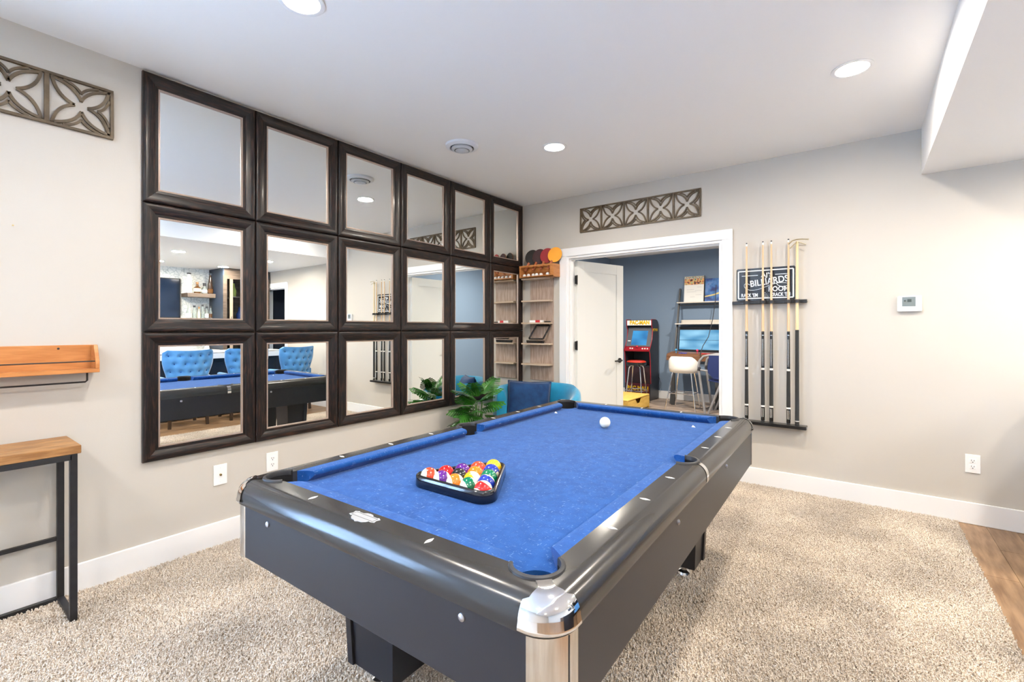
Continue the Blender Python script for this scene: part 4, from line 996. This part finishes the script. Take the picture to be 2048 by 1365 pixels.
MB().box(5.850,5.854,-.76,-.09,.12,HL-.19).build('pane', mat('cabinet glass',(.85,.92,.95),.02,trans=1,ior=1.1), dr)
MB().cyl((5.835,-.69,1.2),(5.835,-.69,1.5),.006,n=8).build('handle', chrome_m, dr)
# bottles
def bottle(label, x, y, z, prof, m, capm=None, caph=.03, lab=None):
    t = thing('bottle', label, 'bottle', (x,y,z), 0, 'bottles at the bar')
    MB().lathe(prof, 20).build('glass', m, t); r, h = prof[-1]
    if capm: MB().lathe([(0,h-.002),(r*1.25+.002,h-.002),(r*1.25+.002,h+caph),(0,h+caph)],14).build('stopper', capm, t)
    if lab:
        rr = max(p[0] for p in prof)+.0008; MB().lathe([(rr,lab[0]),(rr,lab[1])],20).build('label_band', lab[2], t)
gw = mat('white ceramic',(.80,.80,.82),.2,coat=.4); ga = mat('amber glass',(.10,.045,.015),.1,coat=.5); gc = mat('clear glass',(.80,.88,.86),.04,trans=.85,ior=1.3); gd = mat('dark brown glass',(.035,.018,.010),.1,coat=.5)
gg = mat('yellow green glass',(.45,.55,.12),.1,coat=.5); paper = mat('label cream',(.75,.68,.50),.5); cork = mat('stopper dark',(.03,.03,.035),.4); wood_c = mat('stopper wood',(.35,.17,.07),.5)
zu, zl = 1.9005, 1.4505
bottle('tall white ceramic decanter on the upper bar shelf', 6.26,-1.20,zu,[(0,0),(.040,0),(.042,.10),(.030,.15),(.045,.20),(.045,.25),(.022,.30),(.024,.33)],gw,cork,.02)
bottle('round amber bottle with cream label on the upper bar shelf', 6.26,-1.075,zu,[(0,0),(.045,0),(.060,.05),(.055,.10),(.022,.13),(.016,.17)],ga,wood_c,.03,(.03,.09,paper))
bottle('short clear bottle with dark stopper on the upper bar shelf', 6.26,-.965,zu,[(0,0),(.042,0),(.045,.09),(.02,.12),(.016,.14)],gc,cork,.05,(.02,.07,gw))
bottle('tall dark brown conical bottle on the upper bar shelf', 6.26,-.871,zu,[(0,0),(.045,0),(.040,.12),(.026,.24),(.016,.34)],gd,cork,.03,(.02,.09,ga))
BL = [('clear bottle with white label at left of lower bar shelf',-1.20,gw,.0),('clear bottle with black stopper second on lower bar shelf',-1.115,gc,.0),('slim cream bottle on lower bar shelf',-1.045,paper,.0),
      ('clear bottle with tinted label centre right of lower bar shelf',-.988,gc,.0),('rounded white bottle on lower bar shelf',-.925,gw,.0),('amber labelled bottle rightmost on lower bar shelf',-.862,gc,.0)]
for i, (lb, y, lm, _) in enumerate(BL):
    k = [1.0,.95,.85,1.05,.9,.95][i]; w = [.042,.036,.026,.034,.036,.030][i]*.85
    bottle(lb, 6.27, y, zl, [(0,0),(w,0),(w,.13*k),(w*.4,.18*k),(w*.38,.22*k)], gc if i != 2 else paper, [None,cork,wood_c,cork,cork,cork][i], .03, (.03,.10,lm if i != 5 else ga))
bottle('yellow green bottle inside the bar cabinet', 6.10,-.55,1.8605,[(0,0),(.040,0),(.042,.12),(.02,.18),(.015,.25)],gg,cork,.02)
bottle('blue glass bottle inside the bar cabinet', 6.10,-.45,1.4005,[(0,0),(.05,0),(.055,.15),(.02,.22),(.018,.28)],mat('blue glass',(.03,.08,.35),.1,coat=.5),cork,.02)
vp = thing('vase_sprig', 'leafy green sprig in a small vase on the bar counter', 'plant', (4.80,-1.45,.9455))
MB().lathe([(0,0),(.03,0),(.035,.05),(.02,.09),(.022,.10)],18).build('vase', gw, vp)
for k in range(9):
    a = k*2.4; q = MB().add([(0,0,.09),(.03,.012,.11+.006*k),(.07+.006*k,0,.13+.006*k),(.03,-.012,.11+.006*k)],[(0,1,2,3)]).build('leaf', leaf_m, vp); q.rotation_euler = (0,0,a)
# ------------------------------------------------------------------ tufted chairs
def tufted_chair(label, loc, rz):
    t = thing('tufted_chair', label, 'chair', loc, rz, 'blue tufted chairs at the bar')
    NU, NV = 44, 40; rows = []; rin = []
    tuft = [((-.8+.4*i+(.2 if j%2 else 0)), .10+.19*j) for j in range(5) for i in range(5)]
    tuft = [q for q in tuft if abs(q[0]) < .93]
    for j in range(NV+1):
        v = j/NV; r_, q_ = [], []
        for i in range(NU+1):
            u = -1+2*i/NU
            hw = .232+.055*max(0,min(1,(v-.30)/.50))**1.6*(3-2*max(0,min(1,(v-.30)/.50)))
            zt = .47+.53*v - (.022*(1-abs(u))**1*0) - .035*max(0,abs(u)-.86)/.14*max(0,v-.9)/.1 + .015*u*u*v
            dmp = 0
            for (tu, tv_) in tuft:
                d2 = ((u-tu)*hw)**2+((v-tv_)*.53)**2; dmp += math.exp(-d2/.0007)
            puff = .014*math.sin(PI*min(1,max(0,(1-abs(u))*7))/2)
            edge = 1
            xo = -.245+.085*u*u - .04*v - puff + .034*dmp*(1 if abs(u)<.97 and .02<v<.98 else 0)
            r_.append((xo, u*hw, zt)); q_.append((-.245+.085*u*u-.04*v+.055, u*hw*.97, zt-.004))
        rows.append(r_); rin.append(q_[::-1])
    m = MB().grid(rows).grid(rin)
    for A in (lambda k: (rows[k][0], rin[k][-1]), lambda k: (rin[k][0], rows[k][-1])):
        m.grid([[A(k)[0], A(k)[1]] for k in range(NV+1)])
    m.grid([rows[-1], rin[-1][::-1]]); m.grid([rows[0], rin[0][::-1]])
    bk_ = m.build('backrest', chairblue, t, ang=60)
    for tu, tv_ in tuft:
        hw = .232+.055*max(0,min(1,(tv_-.30)/.50))**1.6*(3-2*max(0,min(1,(tv_-.30)/.50)))
        MB().sphere((-.245+.085*tu*tu-.04*tv_-.014+.028, tu*hw, .47+.53*tv_+.015*tu*tu*tv_), .009, 8, 6, (.6,1,1)).build('button', mat('tuft button blue',(.02,.10,.30),.7), bk_)
    MB().box(-.20,.26,-.255,.255,.39,.50).build('seat', chairblue, t, bevel=.04)
    for s in (-1,1):
        MB().box(-.16,.16,s*.255-.03,s*.255+.03,.48,.66).build('arm', chairblue, t, bevel=.025)
        for x in (-.18,.22): MB().beam((x*1.1,s*.215,0),(x,s*.20,.40),.034,.034).build('leg', mat('dark walnut leg',(.045,.026,.016),.4), t, bevel=.003)
    return t
c1 = tufted_chair('left sky blue tufted chair reflected in the lower first mirror', (4.20,-1.945,0), R(0))
c2 = copy_tree(c1); c2.location = (4.20,-1.205,0); c2.rotation_euler = (0,0,R(3)); c2['label'] = 'middle blue tufted chair, half seen at the first mirror edge'
c3 = copy_tree(c1); c3.location = (4.22,-.49,0); c3.rotation_euler = (0,0,R(-8)); c3['label'] = 'right blue tufted chair reflected in the lower second mirror'
# ------------------------------------------------------------------ carpet pile (uncountable: one object)
pile_m = mat('carpet pile', (.38,.31,.24), .95, col2=(.83,.745,.645), scale=190, detail=3, lo=.36, hi=.60, spec=.05)
n, l = nodes_of(pile_m)
g = n.new('ShaderNodeNewGeometry'); mp = n.new('ShaderNodeMapping'); mp.inputs['Scale'].default_value = (1,1,0); l.new(g.outputs['Position'], mp.inputs[0])
t2 = n.new('ShaderNodeTexNoise'); t2.inputs['Scale'].default_value = 2.6; t2.inputs['Detail'].default_value = 3; l.new(mp.outputs[0], t2.inputs[0])
mr = n.new('ShaderNodeMapRange'); mr.inputs[1].default_value = .35; mr.inputs[2].default_value = .65; mr.inputs[3].default_value = .82; mr.inputs[4].default_value = 1.10; l.new(t2.outputs['Fac'], mr.inputs[0])
b = n['Principled BSDF']; vm = n.new('ShaderNodeVectorMath'); vm.operation = 'SCALE'
l.new(b.inputs['Base Color'].links[0].from_socket, vm.inputs[0]); l.new(mr.outputs[0], vm.inputs['Scale']); l.new(vm.outputs[0], b.inputs['Base Color'])
cp_ = MB().add([(.02,-5.0,.002),(CARPET_X,-5.0,.002),(CARPET_X,-.018,.002),(.02,-.018,.002)],[(0,1,2,3)]).build('carpet_pile', pile_m, smooth=False)
tag(cp_, 'beige speckled cut pile carpet covering the floor under the pool table', 'carpet', kind='stuff')
ng = bpy.data.node_groups.new('carpet tufts', 'GeometryNodeTree')
ng.interface.new_socket('Geometry', in_out='INPUT', socket_type='NodeSocketGeometry'); ng.interface.new_socket('Geometry', in_out='OUTPUT', socket_type='NodeSocketGeometry')
N_, L_ = ng.nodes, ng.links
gi, go = N_.new('NodeGroupInput'), N_.new('NodeGroupOutput')
ds = N_.new('GeometryNodeDistributePointsOnFaces'); ds.inputs['Density'].default_value = 25000
ip = N_.new('GeometryNodeInstanceOnPoints'); cn = N_.new('GeometryNodeMeshCone')
cn.inputs['Vertices'].default_value = 5; cn.inputs['Radius Top'].default_value = .0018; cn.inputs['Radius Bottom'].default_value = .0037; cn.inputs['Depth'].default_value = .012
sm_ = N_.new('GeometryNodeSetMaterial'); sm_.inputs['Material'].default_value = pile_m
rv = N_.new('FunctionNodeRandomValue'); rv.data_type = 'FLOAT_VECTOR'; rv.inputs[0].default_value = (-.55,-.55,0); rv.inputs[1].default_value = (.55,.55,6.28)
rs = N_.new('FunctionNodeRandomValue'); rs.data_type = 'FLOAT'; rs.inputs[2].default_value = .7; rs.inputs[3].default_value = 1.25
L_.new(gi.outputs[0], ds.inputs['Mesh']); L_.new(ds.outputs['Points'], ip.inputs['Points']); L_.new(cn.outputs['Mesh'], sm_.inputs['Geometry']); L_.new(sm_.outputs[0], ip.inputs['Instance'])
L_.new(rv.outputs[0], ip.inputs['Rotation']); L_.new(rs.outputs[1], ip.inputs['Scale']); L_.new(ip.outputs[0], go.inputs[0])
cp_.modifiers.new('tufts', 'NODES').node_group = ng
